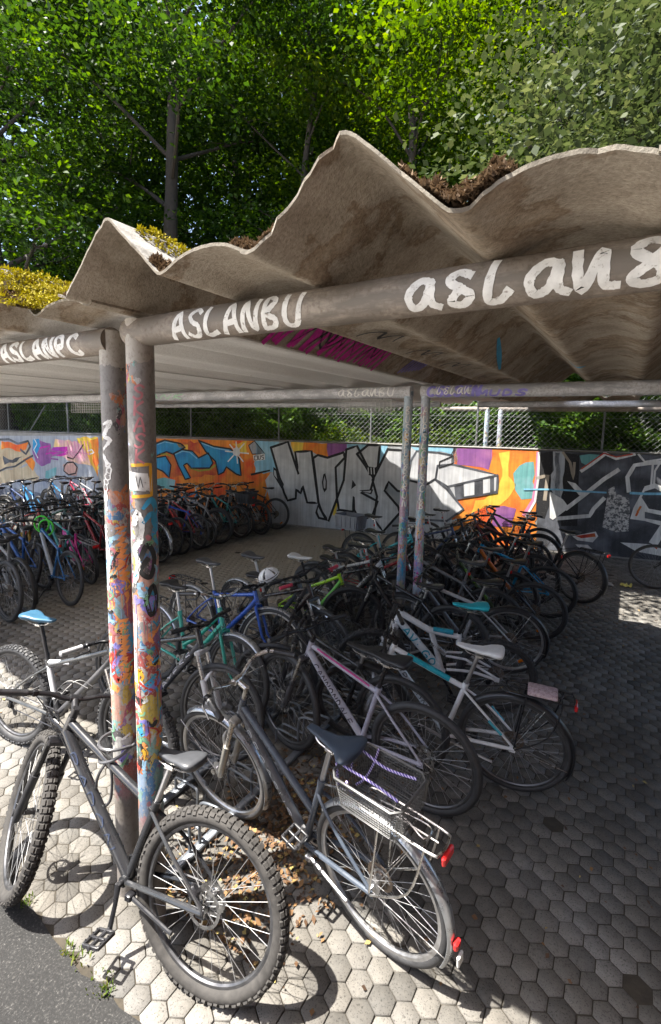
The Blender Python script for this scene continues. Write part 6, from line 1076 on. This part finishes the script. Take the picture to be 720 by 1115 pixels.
# ------------------------------------------------------------------ things on the bikes
# purple bungee cord over the basket
zr=bi['zr']
def onB(x,y,z): return at(B_,(x,y,z))
mb=MB()
CORD=None
m,nt,b=nodes('bungee_cord'); co=objco(nt); w=N(nt,'ShaderNodeTexWave',ins={'Scale':38,'Distortion':0}); w.bands_direction='DIAGONAL'; L(nt,co,w.inputs[0]); r=ramp(nt,[(.45,(.09,.05,.32)),(.6,(.55,.5,.7))]); L(nt,w.outputs[0],r.inputs[0]); L(nt,r.outputs[0],b.inputs['Base Color']); b.inputs['Roughness'].default_value=.7
zt=zr-.005+.15
for s in(-1,1):
    mb.tube(spline([onB(.165,.05*s,zr+.03),onB(.162,.055*s,zt+.012),onB(.1,.06*s,zt+.012),onB(-.02,.05*s,zt+.002),onB(-.16,.07*s,zt+.012)],6),.0058,8)
    mb.tube(spline([onB(.06,.118*s,zt+.01),onB(.07,.09*s,zt-.05),onB(.09,.05*s,zt-.11),onB(.12,.02*s,zt-.14)],5),.0055,8)
o=obj('bungee_cord',mb,m); tag(o,'purple speckled bungee cord stretched over the wire basket','cord')
# foam pad on rack of the white cyan bike
mb=MB(); zr2=di['zr']
mb.box((0,0,0),(.17,.11,.03),bev=.006)
m,nt,b=nodes('pink_foam'); co=objco(nt); n=noise(nt,60,4,.7,co); r=ramp(nt,[(.35,(.3,.2,.21)),(.6,(.52,.4,.41))]); L(nt,n.outputs[0],r.inputs[0]); L(nt,r.outputs[0],b.inputs['Base Color']); b.inputs['Roughness'].default_value=.9; bump(nt,b,n.outputs[0],.5,.004)
q=at(D_,(-.15,.01,zr2+.0215)); o=obj('foam_pad',mb,m); o.location=q; o.rotation_euler=D_.rotation_euler; tag(o,'worn pinkish foam pad lying on the black rear rack','pad')
# helmets
def helmet(label,loc,rot,c1,c2):
    mb=MB(); n=20; vs=[];fs=[]; m_=9
    for k,rr in enumerate((1.0,.90)):
        for i in range(m_+1):
            ph=(pi/2)*i/m_*1.08-.06
            for j in range(n):
                a=2*pi*j/n; rib=1-.05*max(0,cos(5*a*1.0))*(1 if .25<ph<1.3 else 0)
                x=.135*rr*cos(ph)*cos(a)*rib; y=.10*rr*cos(ph)*sin(a)*rib; z=.115*rr*sin(ph)+(.012*cos(a) if i==0 else 0)
                vs.append((x,y,z))
    S0=(m_+1)*n
    vents={(i,j) for i in range(2,7) for j in range(n) if j%4==1}
    for k in (0,1):
        for i in range(m_):
            for j in range(n):
                if (i,j) in vents: continue
                l=(j+1)%n; q=(k*S0+i*n+j,k*S0+i*n+l,k*S0+(i+1)*n+l,k*S0+(i+1)*n+j); fs.append(q if k==0 else q[::-1])
    for (i,j) in vents:
        l=(j+1)%n
        for a,b_ in (((i,j),(i,l)),((i,l),(i+1,l)),((i+1,l),(i+1,j)),((i+1,j),(i,j))):
            A0=a[0]*n+a[1];B0=b_[0]*n+b_[1]; fs.append((A0,B0,S0+B0,S0+A0))
    for j in range(n): l=(j+1)%n; fs.append((j,S0+j,S0+l,l))
    mb.add(vs,fs)
    t=thing('bicycle_helmet',label,'helmet',loc,rot)
    obj('shell',mb,simple('helmet_%.2f'%c1[0]+'_%.2f'%c1[2],c1,.25,var=.05,coat=.4),t)
    mb=MB(); mb.tube(spline([(.126*cos(a),.093*sin(a),.022) for a in np.linspace(0,2*pi,14)],2),.007,6,closed=False); obj('rim_band',mb,simple('helmet_band_%.2f'%c2[2],c2,.3,var=.05),t)
    mb=MB()
    for s in(-1,1): mb.tube(spline([(.06,s*.085,.0),(.04,s*.075,-.06),(.03,s*.03,-.12),(.03,0,-.13)],4),.004,5); mb.tube(spline([(-.06,s*.08,.0),(-.02,s*.08,-.05),(.03,s*.05,-.1)],4),.004,5)
    obj('strap',mb,BLACK,t); t.scale=(.8,.8,.8); return t
bl,bli=HB['blue bike with silver mudguards and grey saddle on the aisle side']
q=at(bl,bli['C0']+Vector((-.03,.17,.01)))
helmet('white bicycle helmet with black vents hanging on the blue bike handlebar',q+Vector((0,0,.035)),(R(15),R(-25),R(40)),(.75,.75,.75),(.05,.05,.05))
lb,lbi=HB['black bike with blue bars facing the aisle in the left rack']
q=at(lb,lbi['C0']+Vector((-.03,.1,.02))); helmet('blue striped bicycle helmet on a handlebar in the left row',q+Vector((0,0,.02)),(R(10),R(5),R(30)),(.03,.12,.4),(.6,.65,.7))
# locks
mb=MB(); th=np.linspace(0,2*pi,40)
q=at(A_,(.33,0,.74))
P=[]; cx,cy=-.255,.045
for k in range(61):
    a=R(-150)+2*pi*2*k/60; rr=.075+.03*max(0,cos(a-R(-110))); P.append((cx+rr*cos(a),cy+rr*sin(a)-.012,.80+.05*sin(a*.5)+.02*cos(a)))
mb.tube(P,.0075,8)
P=spline([(cx+.02,-.06,.78),(cx-.02,-.085,.70),(cx-.05,-.08,.60),(cx-.02,-.07,.53),(cx+.03,-.06,.58),(cx+.05,-.06,.70),(cx+.03,-.06,.78)],6); mb.tube(P,.007,8)
mb.box((cx-.01,-.08,.52),(.03,.03,.05),bev=.006)
o=obj('cable_lock',mb,simple('lock_sleeve',(.07,.07,.075),.3,var=.1)); tag(o,'dark cable lock looped round the left post and the black mountain bike','lock')
ub,ubi=HB['blue bike with green coil lock and black tyres at the left end of the aisle']
q=at(ub,ubi['C0']); mb=MB(); P=[(q.x+.02+.12*cos(a)*.6,q.y+.12*cos(a)*.5,q.z-.02+.11*sin(a)) for a in th]; mb.tube(P[:-1],.012,8,closed=True); P=[(p[0]+.05,p[1]+.03,p[2]-.05) for p in P]; mb.tube(P[:-1],.012,8,closed=True)
o=obj('cable_lock',mb,simple('lock_green',(.08,.65,.06),.4,var=.1)); tag(o,'bright green coil lock hanging on the blue bike handlebar','lock')
# crate on the turquoise bike, box on the black trekking bike
def crate(label,bk,inf,dims,col,x=-.14):
    w,d,h=dims; t=thing('crate',label,'crate',at(bk,(x,0,inf['zr']+.007)),tuple(bk.rotation_euler))
    mb=MB(); th_=.006
    mb.box((0,0,th_/2),(w*.9,d*.9,th_))
    for s in(-1,1):
        mb.add([(s*w*.45,-d*.45,0),(s*w*.45,d*.45,0),(s*w*.5,d*.5,h),(s*w*.5,-d*.5,h),(s*(w*.45-th_),-d*.45,0),(s*(w*.45-th_),d*.45,0),(s*(w*.5-th_),d*.5,h),(s*(w*.5-th_),-d*.5,h)],[(0,1,2,3),(7,6,5,4),(3,2,6,7),(0,3,7,4),(1,5,6,2)])
        mb.add([(-w*.45,s*d*.45,0),(w*.45,s*d*.45,0),(w*.5,s*d*.5,h),(-w*.5,s*d*.5,h),(-w*.45,s*(d*.45-th_),0),(w*.45,s*(d*.45-th_),0),(w*.5,s*(d*.5-th_),h),(-w*.5,s*(d*.5-th_),h)],[(0,1,2,3),(7,6,5,4),(3,2,6,7),(0,3,7,4),(1,5,6,2)])
        for k in range(4): mb.box((s*(w*.48+.004),-d*.36+d*.24*k,h*.55),(.012,.012,h*.8))
        for k in range(5): mb.box((-w*.4+w*.2*k,s*(d*.48+.004),h*.55),(.012,.012,h*.8))
    obj('box',mb,simple('crate_%.2f'%col[0],col,.55,var=.15),t)
    mb=MB()
    P=[(-w*.5,-d*.5,h),(w*.5,-d*.5,h),(w*.5,d*.5,h),(-w*.5,d*.5,h)]
    Q=[]
    for i in range(4):
        a=Vector(P[i]);b=Vector(P[(i+1)%4]);l=(b-a).normalized(); Q+=[a+l*.03,b-l*.03]
    mb.tube(Q,.009,8,closed=True); obj('rim',mb,simple('crate_%.2f'%col[0],col,.55,var=.15),t)
    mb=MB(); mb.box((-w*.5-.006,0,h*.6),(.012,.05,.035),bev=.004); obj('reflector',mb,RED,t)
tb,tbi=HB['turquoise bike with grey crate on its rear rack near the silver lettering']
crate('grey plastic crate on the rear rack of the turquoise bike',tb,tbi,(.42,.32,.22),(.2,.21,.24),-.2)
kb,kbi=HB['black trekking bike with black top box on its rack in the left row']
crate('black plastic crate on the rear rack of a trekking bike by the left wall',kb,kbi,(.38,.28,.2),(.035,.035,.04))
# crumpled litter near the wall on the right
def crumple(label,loc,s,col,seed):
    g=np.random.default_rng(seed); mb=MB(); n=9; vs=[]
    for i in range(n):
        for j in range(n): vs.append(((i/(n-1)-.5)*s*1.4,(j/(n-1)-.5)*s,abs(g.normal(0,s*.13))+.004))
    vs+=[(x,y,z-.0015) for x,y,z in vs]; fs=[]
    for i in range(n-1):
        for j in range(n-1): a=i*n+j; fs.append((a,a+n,a+n+1,a+1)); fs.append((n*n+a,n*n+a+1,n*n+a+n+1,n*n+a+n))
    mb.add(vs,fs); o=obj('litter',mb.mesh('litter',False),simple('paper_%.2f'%col[2],col,.7,var=.15)); o.location=loc; o.rotation_euler=(0,0,seed); tag(o,label,'litter')
crumple('crumpled yellow wrapper on the pavers near the right wall',(1.86,7.25,.004),.11,(.6,.55,.15),3); crumple('crumpled grey paper beside the yellow wrapper near the right wall',(1.62,7.15,.004),.13,(.35,.34,.33),5)
# ------------------------------------------------------------------ vegetation
def leaves(C,s,spread=.5,droop=.25):
    """C (N,3) leaf centres -> (N,4,3) diamond leaves"""
    n=len(C); a=rng.uniform(0,2*pi,n); el=rng.normal(-droop,spread,n); 
    U=np.stack([np.cos(a)*np.cos(el),np.sin(a)*np.cos(el),np.sin(el)],1)
    W=np.stack([-np.sin(a),np.cos(a),np.zeros(n)],1); Nn=np.cross(U,W); ro=rng.normal(0,.55,n)[:,None]; W=W*np.cos(ro)+Nn*np.sin(ro)
    ss=(s*rng.uniform(.65,1.25,n))[:,None]; U=U*ss; W=W*ss*.34; up=np.cross(U,W); up/=np.linalg.norm(up,axis=1)[:,None]
    return np.stack([C-U*.5,C+W+up*ss*.06-U*.05,C+U*.5,C-W+up*ss*.06-U*.05],1)
def crown(lobes,n_spray,n_leaf,s,rad,flat=.25):
    cs=[];tt=[]
    for (x,y,z,r) in lobes:
        m=max(3,int(n_spray*(r/2.0)**2))
        d=rng.normal(0,1,(m,3)); d/=np.linalg.norm(d,axis=1)[:,None]; k=r*(rng.random(m)**.28)[:,None]
        c=np.array([x,y,z])+d*k*np.array([1.1,1.1,.55])
        for q in c:
            nl=int(n_leaf*rng.uniform(.6,1.4)); l=rng.normal(0,1,(nl,3))*np.array([rad,rad,rad*flat]); tl=rng.normal(0,.3,2)
            l[:,2]+=l[:,0]*tl[0]+l[:,1]*tl[1]-.12*(l[:,0]**2+l[:,1]**2)/rad
            cs.append(q+l); tt.append(np.clip(rng.normal(.5,.2)+rng.normal(0,.15,nl),0,1))
    C=np.concatenate(cs); return quads('crown',leaves(C,s),np.concatenate(tt))
def tree(label,x,y,h,r,z0,crown_me,crown_h,mat,bark,seed,lobes,tr=.25,rz=0,sc=1):
    g=random.Random(seed); t=thing('tree',label,'tree',(x,y,-.01),(0,0,rz),group='trees behind the graffiti wall')
    mb=MB(); pts=[(g.uniform(-.12,.12)*i*.3,g.uniform(-.12,.12)*i*.3,h*.92*i/9) for i in range(10)]; pts[0]=(0,0,0)
    mb.tube(spline(pts,3),[tr*(1.25 if i==0 else 1)*(1-.86*i/27)+.015 for i in range(28)],12)
    for k,(lx,ly,lz,lr) in enumerate(lobes):
        z=max(h*.22,lz-lr*.9-abs(lx+ly)*.2); z=min(z,h*.8); i=min(8,int(z/(h*.92)*9)); p0=Vector(pts[i]); f=(z-p0.z)/(h*.92/9); p0=p0.lerp(Vector(pts[i+1]),max(0,min(1,f))); e=Vector((lx,ly,lz+lr*.2)); m_=p0.lerp(e,.5)+Vector((g.uniform(-.3,.3),g.uniform(-.3,.3),g.uniform(.0,.5)))
        r0=max(.03,tr*.42*(1-z/h)); mb.tube(spline([p0,m_,e],5),[r0*(1-.8*q/10)+.006 for q in range(11)],7)
        for q in range(4):
            b0=m_.lerp(e,g.uniform(0,.7)); d=Vector((g.uniform(-1,1),g.uniform(-1,1),g.uniform(-.2,.7)))*lr*.8; mb.tube([b0,b0+d*.5+Vector((0,0,.1)),b0+d],[r0*.4,r0*.25,.006],5)
    obj('trunk',mb,bark,t); o=obj('crown',crown_me,mat,t)
    return t
def lobeset(seed,h,r,z0,n):
    g=random.Random(seed); out=[]
    for k in range(n):
        f=(k+.5)/n; z=z0+(h-z0)*f; w=r*(.55+.75*sin(pi*min(1,f*.85+.12)))*.75; a=k*2.4+g.uniform(-.4,.4); d=w*g.uniform(.45,.95) if k<n-1 else 0
        out.append((d*cos(a),d*sin(a),z+g.uniform(-.4,.4),r*g.uniform(.24,.38)))
    return out
BARK=simple('bark_dark',(.05,.042,.035),.9,var=.4,scale=8,bmp=.6)
LF1=m_leafy('leaf_green',(.007,.023,.004),(.02,.056,.006),(.05,.105,.009),.45,.55); LF2=m_leafy('leaf_bright',(.015,.038,.004),(.04,.09,.007),(.09,.14,.01),.5,.55); LF3=m_leafy('leaf_blue_green',(.012,.022,.007),(.032,.05,.016),(.075,.095,.035),.3,.6)
LA=lobeset(1,19,5.0,3.2,20); LB=lobeset(2,17,4.6,3.0,18); LC=lobeset(3,16,4.8,3.4,20)
CA=crown(LA,48,90,.15,.62,.16); CB=crown(LB,48,90,.15,.62,.16); CC=crown(LC,44,90,.14,.55,.2)
LR=lobeset(9,15,3.6,4.5,14)+[(-1.3,-4.6,6.2,1.25),(-2.2,-5.8,5.6,.9),(-.6,-3.6,7.4,1.5),(-1.7,-2.6,8.6,1.7),(-.2,-5.4,5.6,.9),(.6,-2.4,7.0,1.5)]
CR=crown(LR,56,125,.10,.5,.2)
def openlobes(lobes,az,zmax,half=55):
    out=[]
    for (x,y,z,r) in lobes:
        d=math.degrees(math.atan2(y,x))-az; d=(d+180)%360-180
        if z<zmax and abs(d)<half and math.hypot(x,y)>.4: continue
        if z<zmax and math.hypot(x,y)<1.2: continue
        out.append((x,y,z,r))
    return out
LA0=openlobes(LA,-40,11); LB1=openlobes(LB,-54,11.5,45); LB2=openlobes(LB,-66,10.5,50)
CA0=crown(LA0,46,90,.15,.62,.16); CB1=crown(LB1,46,90,.15,.62,.16); CB2=crown(LB2,46,90,.15,.62,.16)
T=[('tall dark trunked tree with deep shade behind the left end of the wall',-11.0,9.3,LA0,CA0,LF1,19,.34,0),
 ('slim dark tree left of the middle behind the fence',-8.0,12.2,LB1,CB1,LF1,17,.21,0),
 ('bright green tree with forked trunk behind the silver mural',-4.6,13.2,LB2,CB2,LF2,17,.26,0),
 ('large leaved dark blue green tree leaning over the right end of the shelter',2.6,10.9,LR,CR,LF3,15,.26,0),
 ('bright green tree with slanting limb behind the orange mural',-1.2,15.6,LA,CA,LF2,19,.24,4.0),
 ('broad dark tree at the left picture edge',-14.8,6.0,LA,CA,LF1,19,.3,3.0),
 ('green tree far behind the slim dark tree',-11.2,18.0,LA,CA,LF1,19,.3,5.2),
 ('green tree far behind the forked tree',-6.5,19.5,LA,CA,LF2,19,.3,1.9),
 ('green tree far behind the orange mural',.5,20.5,LB,CB,LF1,17,.3,2.9),
 ('dark tree far to the left behind the wall',-17.5,11.5,LB,CB,LF1,17,.3,.2),
 ('dark large leaved tree beyond the right end of the wall',6.6,13.2,LC,CC,LF3,16,.3,2.0),
 ('tall green tree in the second line left of the middle',-14.2,15.4,LA,CA,LF1,19,.3,1.0),
 ('green tree in the second line beyond the large leaved tree',5.0,19.0,LB,CB,LF1,17,.3,4.4),
 ]
for i,(lb,x,y,lob,cm,mt,h,tr,rz) in enumerate(T): tree(lb,x,y,h,4,3,cm,h,mt,BARK,50+i,lob,tr,rz)
# the wood behind everything
nW=70000; aw=rng.uniform(R(70),R(185),nW); rw=rng.uniform(27,34,nW); zw=rng.uniform(0,1,nW)**.8*25
keep=np.sin(aw*23)*np.sin(zw*1.1+aw*9)<.78
Pw=np.stack([1.7+rw*np.cos(aw),-1.3+rw*np.sin(aw),zw],1)[keep]; o=obj('distant_wood',quads('distant_wood',leaves(Pw,.62),np.clip(rng.normal(.3,.2,len(Pw)),0,1)),LF1); tag(o,'dark wood closing the view behind the single trees','wood',kind='stuff')
# hedge behind the fence
def hedge(label,u0,u1,v0,v1,z1,n,s,mat):
    P=np.zeros((n,3)); P[:,0]=rng.uniform(u0,u1,n); P[:,1]=v0+(v1-v0)*rng.random(n)**1.6; P[:,2]=rng.uniform(.8,1,n)*0+rng.uniform(.9,z1,n)
    keep=P[:,2]<z1-.25+.35*np.sin(P[:,0]*2.3)*np.sin(P[:,0]*.9+1); keep&=~((np.sin(P[:,0]*5.1+P[:,2]*3)*np.sin(P[:,2]*6.3+P[:,0]*2)>.55)&(P[:,1]<v0+.35))
    P=P[keep]; bump_=.12*np.sin(P[:,0]*4)*np.sin(P[:,2]*5); P[:,1]+=bump_
    co=leaves(P,s); a=WA; X=co[...,0]*cos(a)-co[...,1]*sin(a)+WO.x; Y=co[...,0]*sin(a)+co[...,1]*cos(a)+WO.y
    co[...,0]=X; co[...,1]=Y; o=obj('hedge',quads('hedge',co,np.clip(rng.normal(.45,.2,len(P)),0,1)),mat); tag(o,label,'hedge',group='hedges behind the fence'); return o
HG=m_leafy('hedge_leaf',(.025,.06,.01),(.055,.125,.018),(.1,.18,.025),.4,.5)
hedge('dense dark green hedge behind the left part of the chain link fence',-14,-1.2,.5,1.7,3.7,80000,.10,HG)
hedge('dense dark green hedge behind the right part of the chain link fence',-1.2,9,.5,1.7,3.5,70000,.10,HG)
hedge('darker taller bushes in the second line behind the hedge',-18,12,2.0,4.6,4.6,90000,.17,HG)
# low sunny ivy at the fence foot
def ivy(label,u0,u1,n):
    P=np.zeros((n,3)); P[:,0]=rng.uniform(u0,u1,n); P[:,1]=rng.uniform(.28,.42,n); P[:,2]=2.0+np.abs(rng.normal(0,.14,n))*(1+.6*np.sin(P[:,0]*3)); co=leaves(P,.075); a=WA
    X=co[...,0]*cos(a)-co[...,1]*sin(a)+WO.x; Y=co[...,0]*sin(a)+co[...,1]*cos(a)+WO.y; co[...,0]=X; co[...,1]=Y
    o=obj('ivy',quads('ivy',co,rng.uniform(.4,1,n)),LF2); tag(o,label,'ivy')
ivy('bright green ivy along the foot of the fence above the silver mural',-3.4,3.2,2600)
# house on the near side of the lane, to the right of the photographer; added out of view to keep the sky off the right end of the paving
HS=thing('blocker_house','tall dark brick house added out of view to the right, shading the paving','blocker_house',(8.9,-3.3,0))
m,nt,b=nodes('dark_brick'); co=objco(nt); bk=N(nt,'ShaderNodeTexBrick',ins={'Scale':4,'Color1':(.09,.045,.033,1),'Color2':(.13,.06,.04,1),'Mortar':(.12,.115,.105,1),'Mortar Size':.012}); mp=N(nt,'ShaderNodeMapping',ins={'Rotation':(R(90),0,R(90))}); L(nt,co,mp.inputs[0]); L(nt,mp.outputs[0],bk.inputs['Vector']); L(nt,bk.outputs[0],b.inputs['Base Color']); b.inputs['Roughness'].default_value=.85
mb=MB(); mb.box((0,0,5),(10.4,11.0,10)); obj('wall',mb.mesh('wall',False),m,HS)
mb=MB(); mb.box((-1.5,-3.8,4.9),(11.2,5.0,9.4)); obj('blocker_wing',mb.mesh('blocker_wing',False),m,HS)  # second unseen block, added to dim the near right ground
mb=MB(); mb.add([(-5.6,-5.9,9.9),(5.6,-5.9,9.9),(5.6,5.9,9.9),(-5.6,5.9,9.9),(0,-5.9,13),(0,5.9,13)],[(0,4,5,3),(4,1,2,5),(0,1,4),(3,5,2),(0,3,2,1)]); obj('roof',mb.mesh('roof',False),simple('roof_tile',(.12,.05,.035),.8,var=.3),HS)
for y in (-3.6,-1.2,1.2,3.6):
    for z in (1.9,5.0,7.9):
        mb=MB(); mb.box((-5.22,y,z),(.1,1.05,1.5),bev=.01); wn=obj('window',mb,WHITE,HS); mb=MB()
        for s in(-1,1): mb.box((-5.275,y+s*.24,z),(.012,.42,1.32))
        obj('pane',mb,simple('window_glass',(.02,.025,.03),.06,var=.1),wn)
# ------------------------------------------------------------------ light, sky, camera
W=bpy.data.worlds.new('World'); scene.world=W; W.use_nodes=True; nt=W.node_tree; bg=nt.nodes['Background']
sky=nt.nodes.new('ShaderNodeTexSky'); sky.sky_type='NISHITA'; sky.sun_disc=False; EL=R(66); AZ=R(225)   # sun stands behind the camera, to the left
sky.sun_elevation=EL; sky.sun_rotation=AZ; sky.air_density=1.0; sky.dust_density=3.0; sky.ozone_density=1.0
nt.links.new(sky.outputs[0],bg.inputs[0]); bg.inputs[1].default_value=.09
sl=bpy.data.lights.new('sun','SUN'); sl.energy=4.3; sl.angle=R(.53); sl.color=(1,.95,.87); so=bpy.data.objects.new('sun',sl); COL.objects.link(so)
d=Vector((cos(EL)*.7071,cos(EL)*.7071,-sin(EL))); so.rotation_euler=d.to_track_quat('-Z','Y').to_euler(); so.location=(-6,-6,14)
cam=bpy.data.cameras.new('camera'); co=bpy.data.objects.new('camera',cam); COL.objects.link(co); scene.camera=co
cr,cu,cf=Vector((.84528,.53381,.02274)),Vector((-.08308,.08918,.99255)),Vector((-.52782,.84088,-.11972))
cr.normalize(); cf=(cf-cr*cf.dot(cr)).normalized(); cu=cr.cross(cf)
mw=Matrix(((cr.x,cu.x,-cf.x,1.730),(cr.y,cu.y,-cf.y,-1.264),(cr.z,cu.z,-cf.z,2.374),(0,0,0,1))); co.matrix_world=mw
cam.sensor_fit='VERTICAL'; cam.sensor_height=36; cam.lens=515.45/1115*36; cam.shift_y=-(557.5-526.09)/1115; cam.clip_end=1000; cam.clip_start=.02
scene.view_settings.view_transform='Standard'; scene.view_settings.look='None'; scene.view_settings.exposure=2.25; scene.view_settings.gamma=1
scene.render.resolution_x=661; scene.render.resolution_y=1024
cy=scene.cycles
cy.max_bounces=7; cy.diffuse_bounces=4; cy.glossy_bounces=3; cy.transmission_bounces=4; cy.transparent_max_bounces=8; cy.use_denoising=True; cy.caustics_reflective=False; cy.caustics_refractive=False; cy.sample_clamp_indirect=6
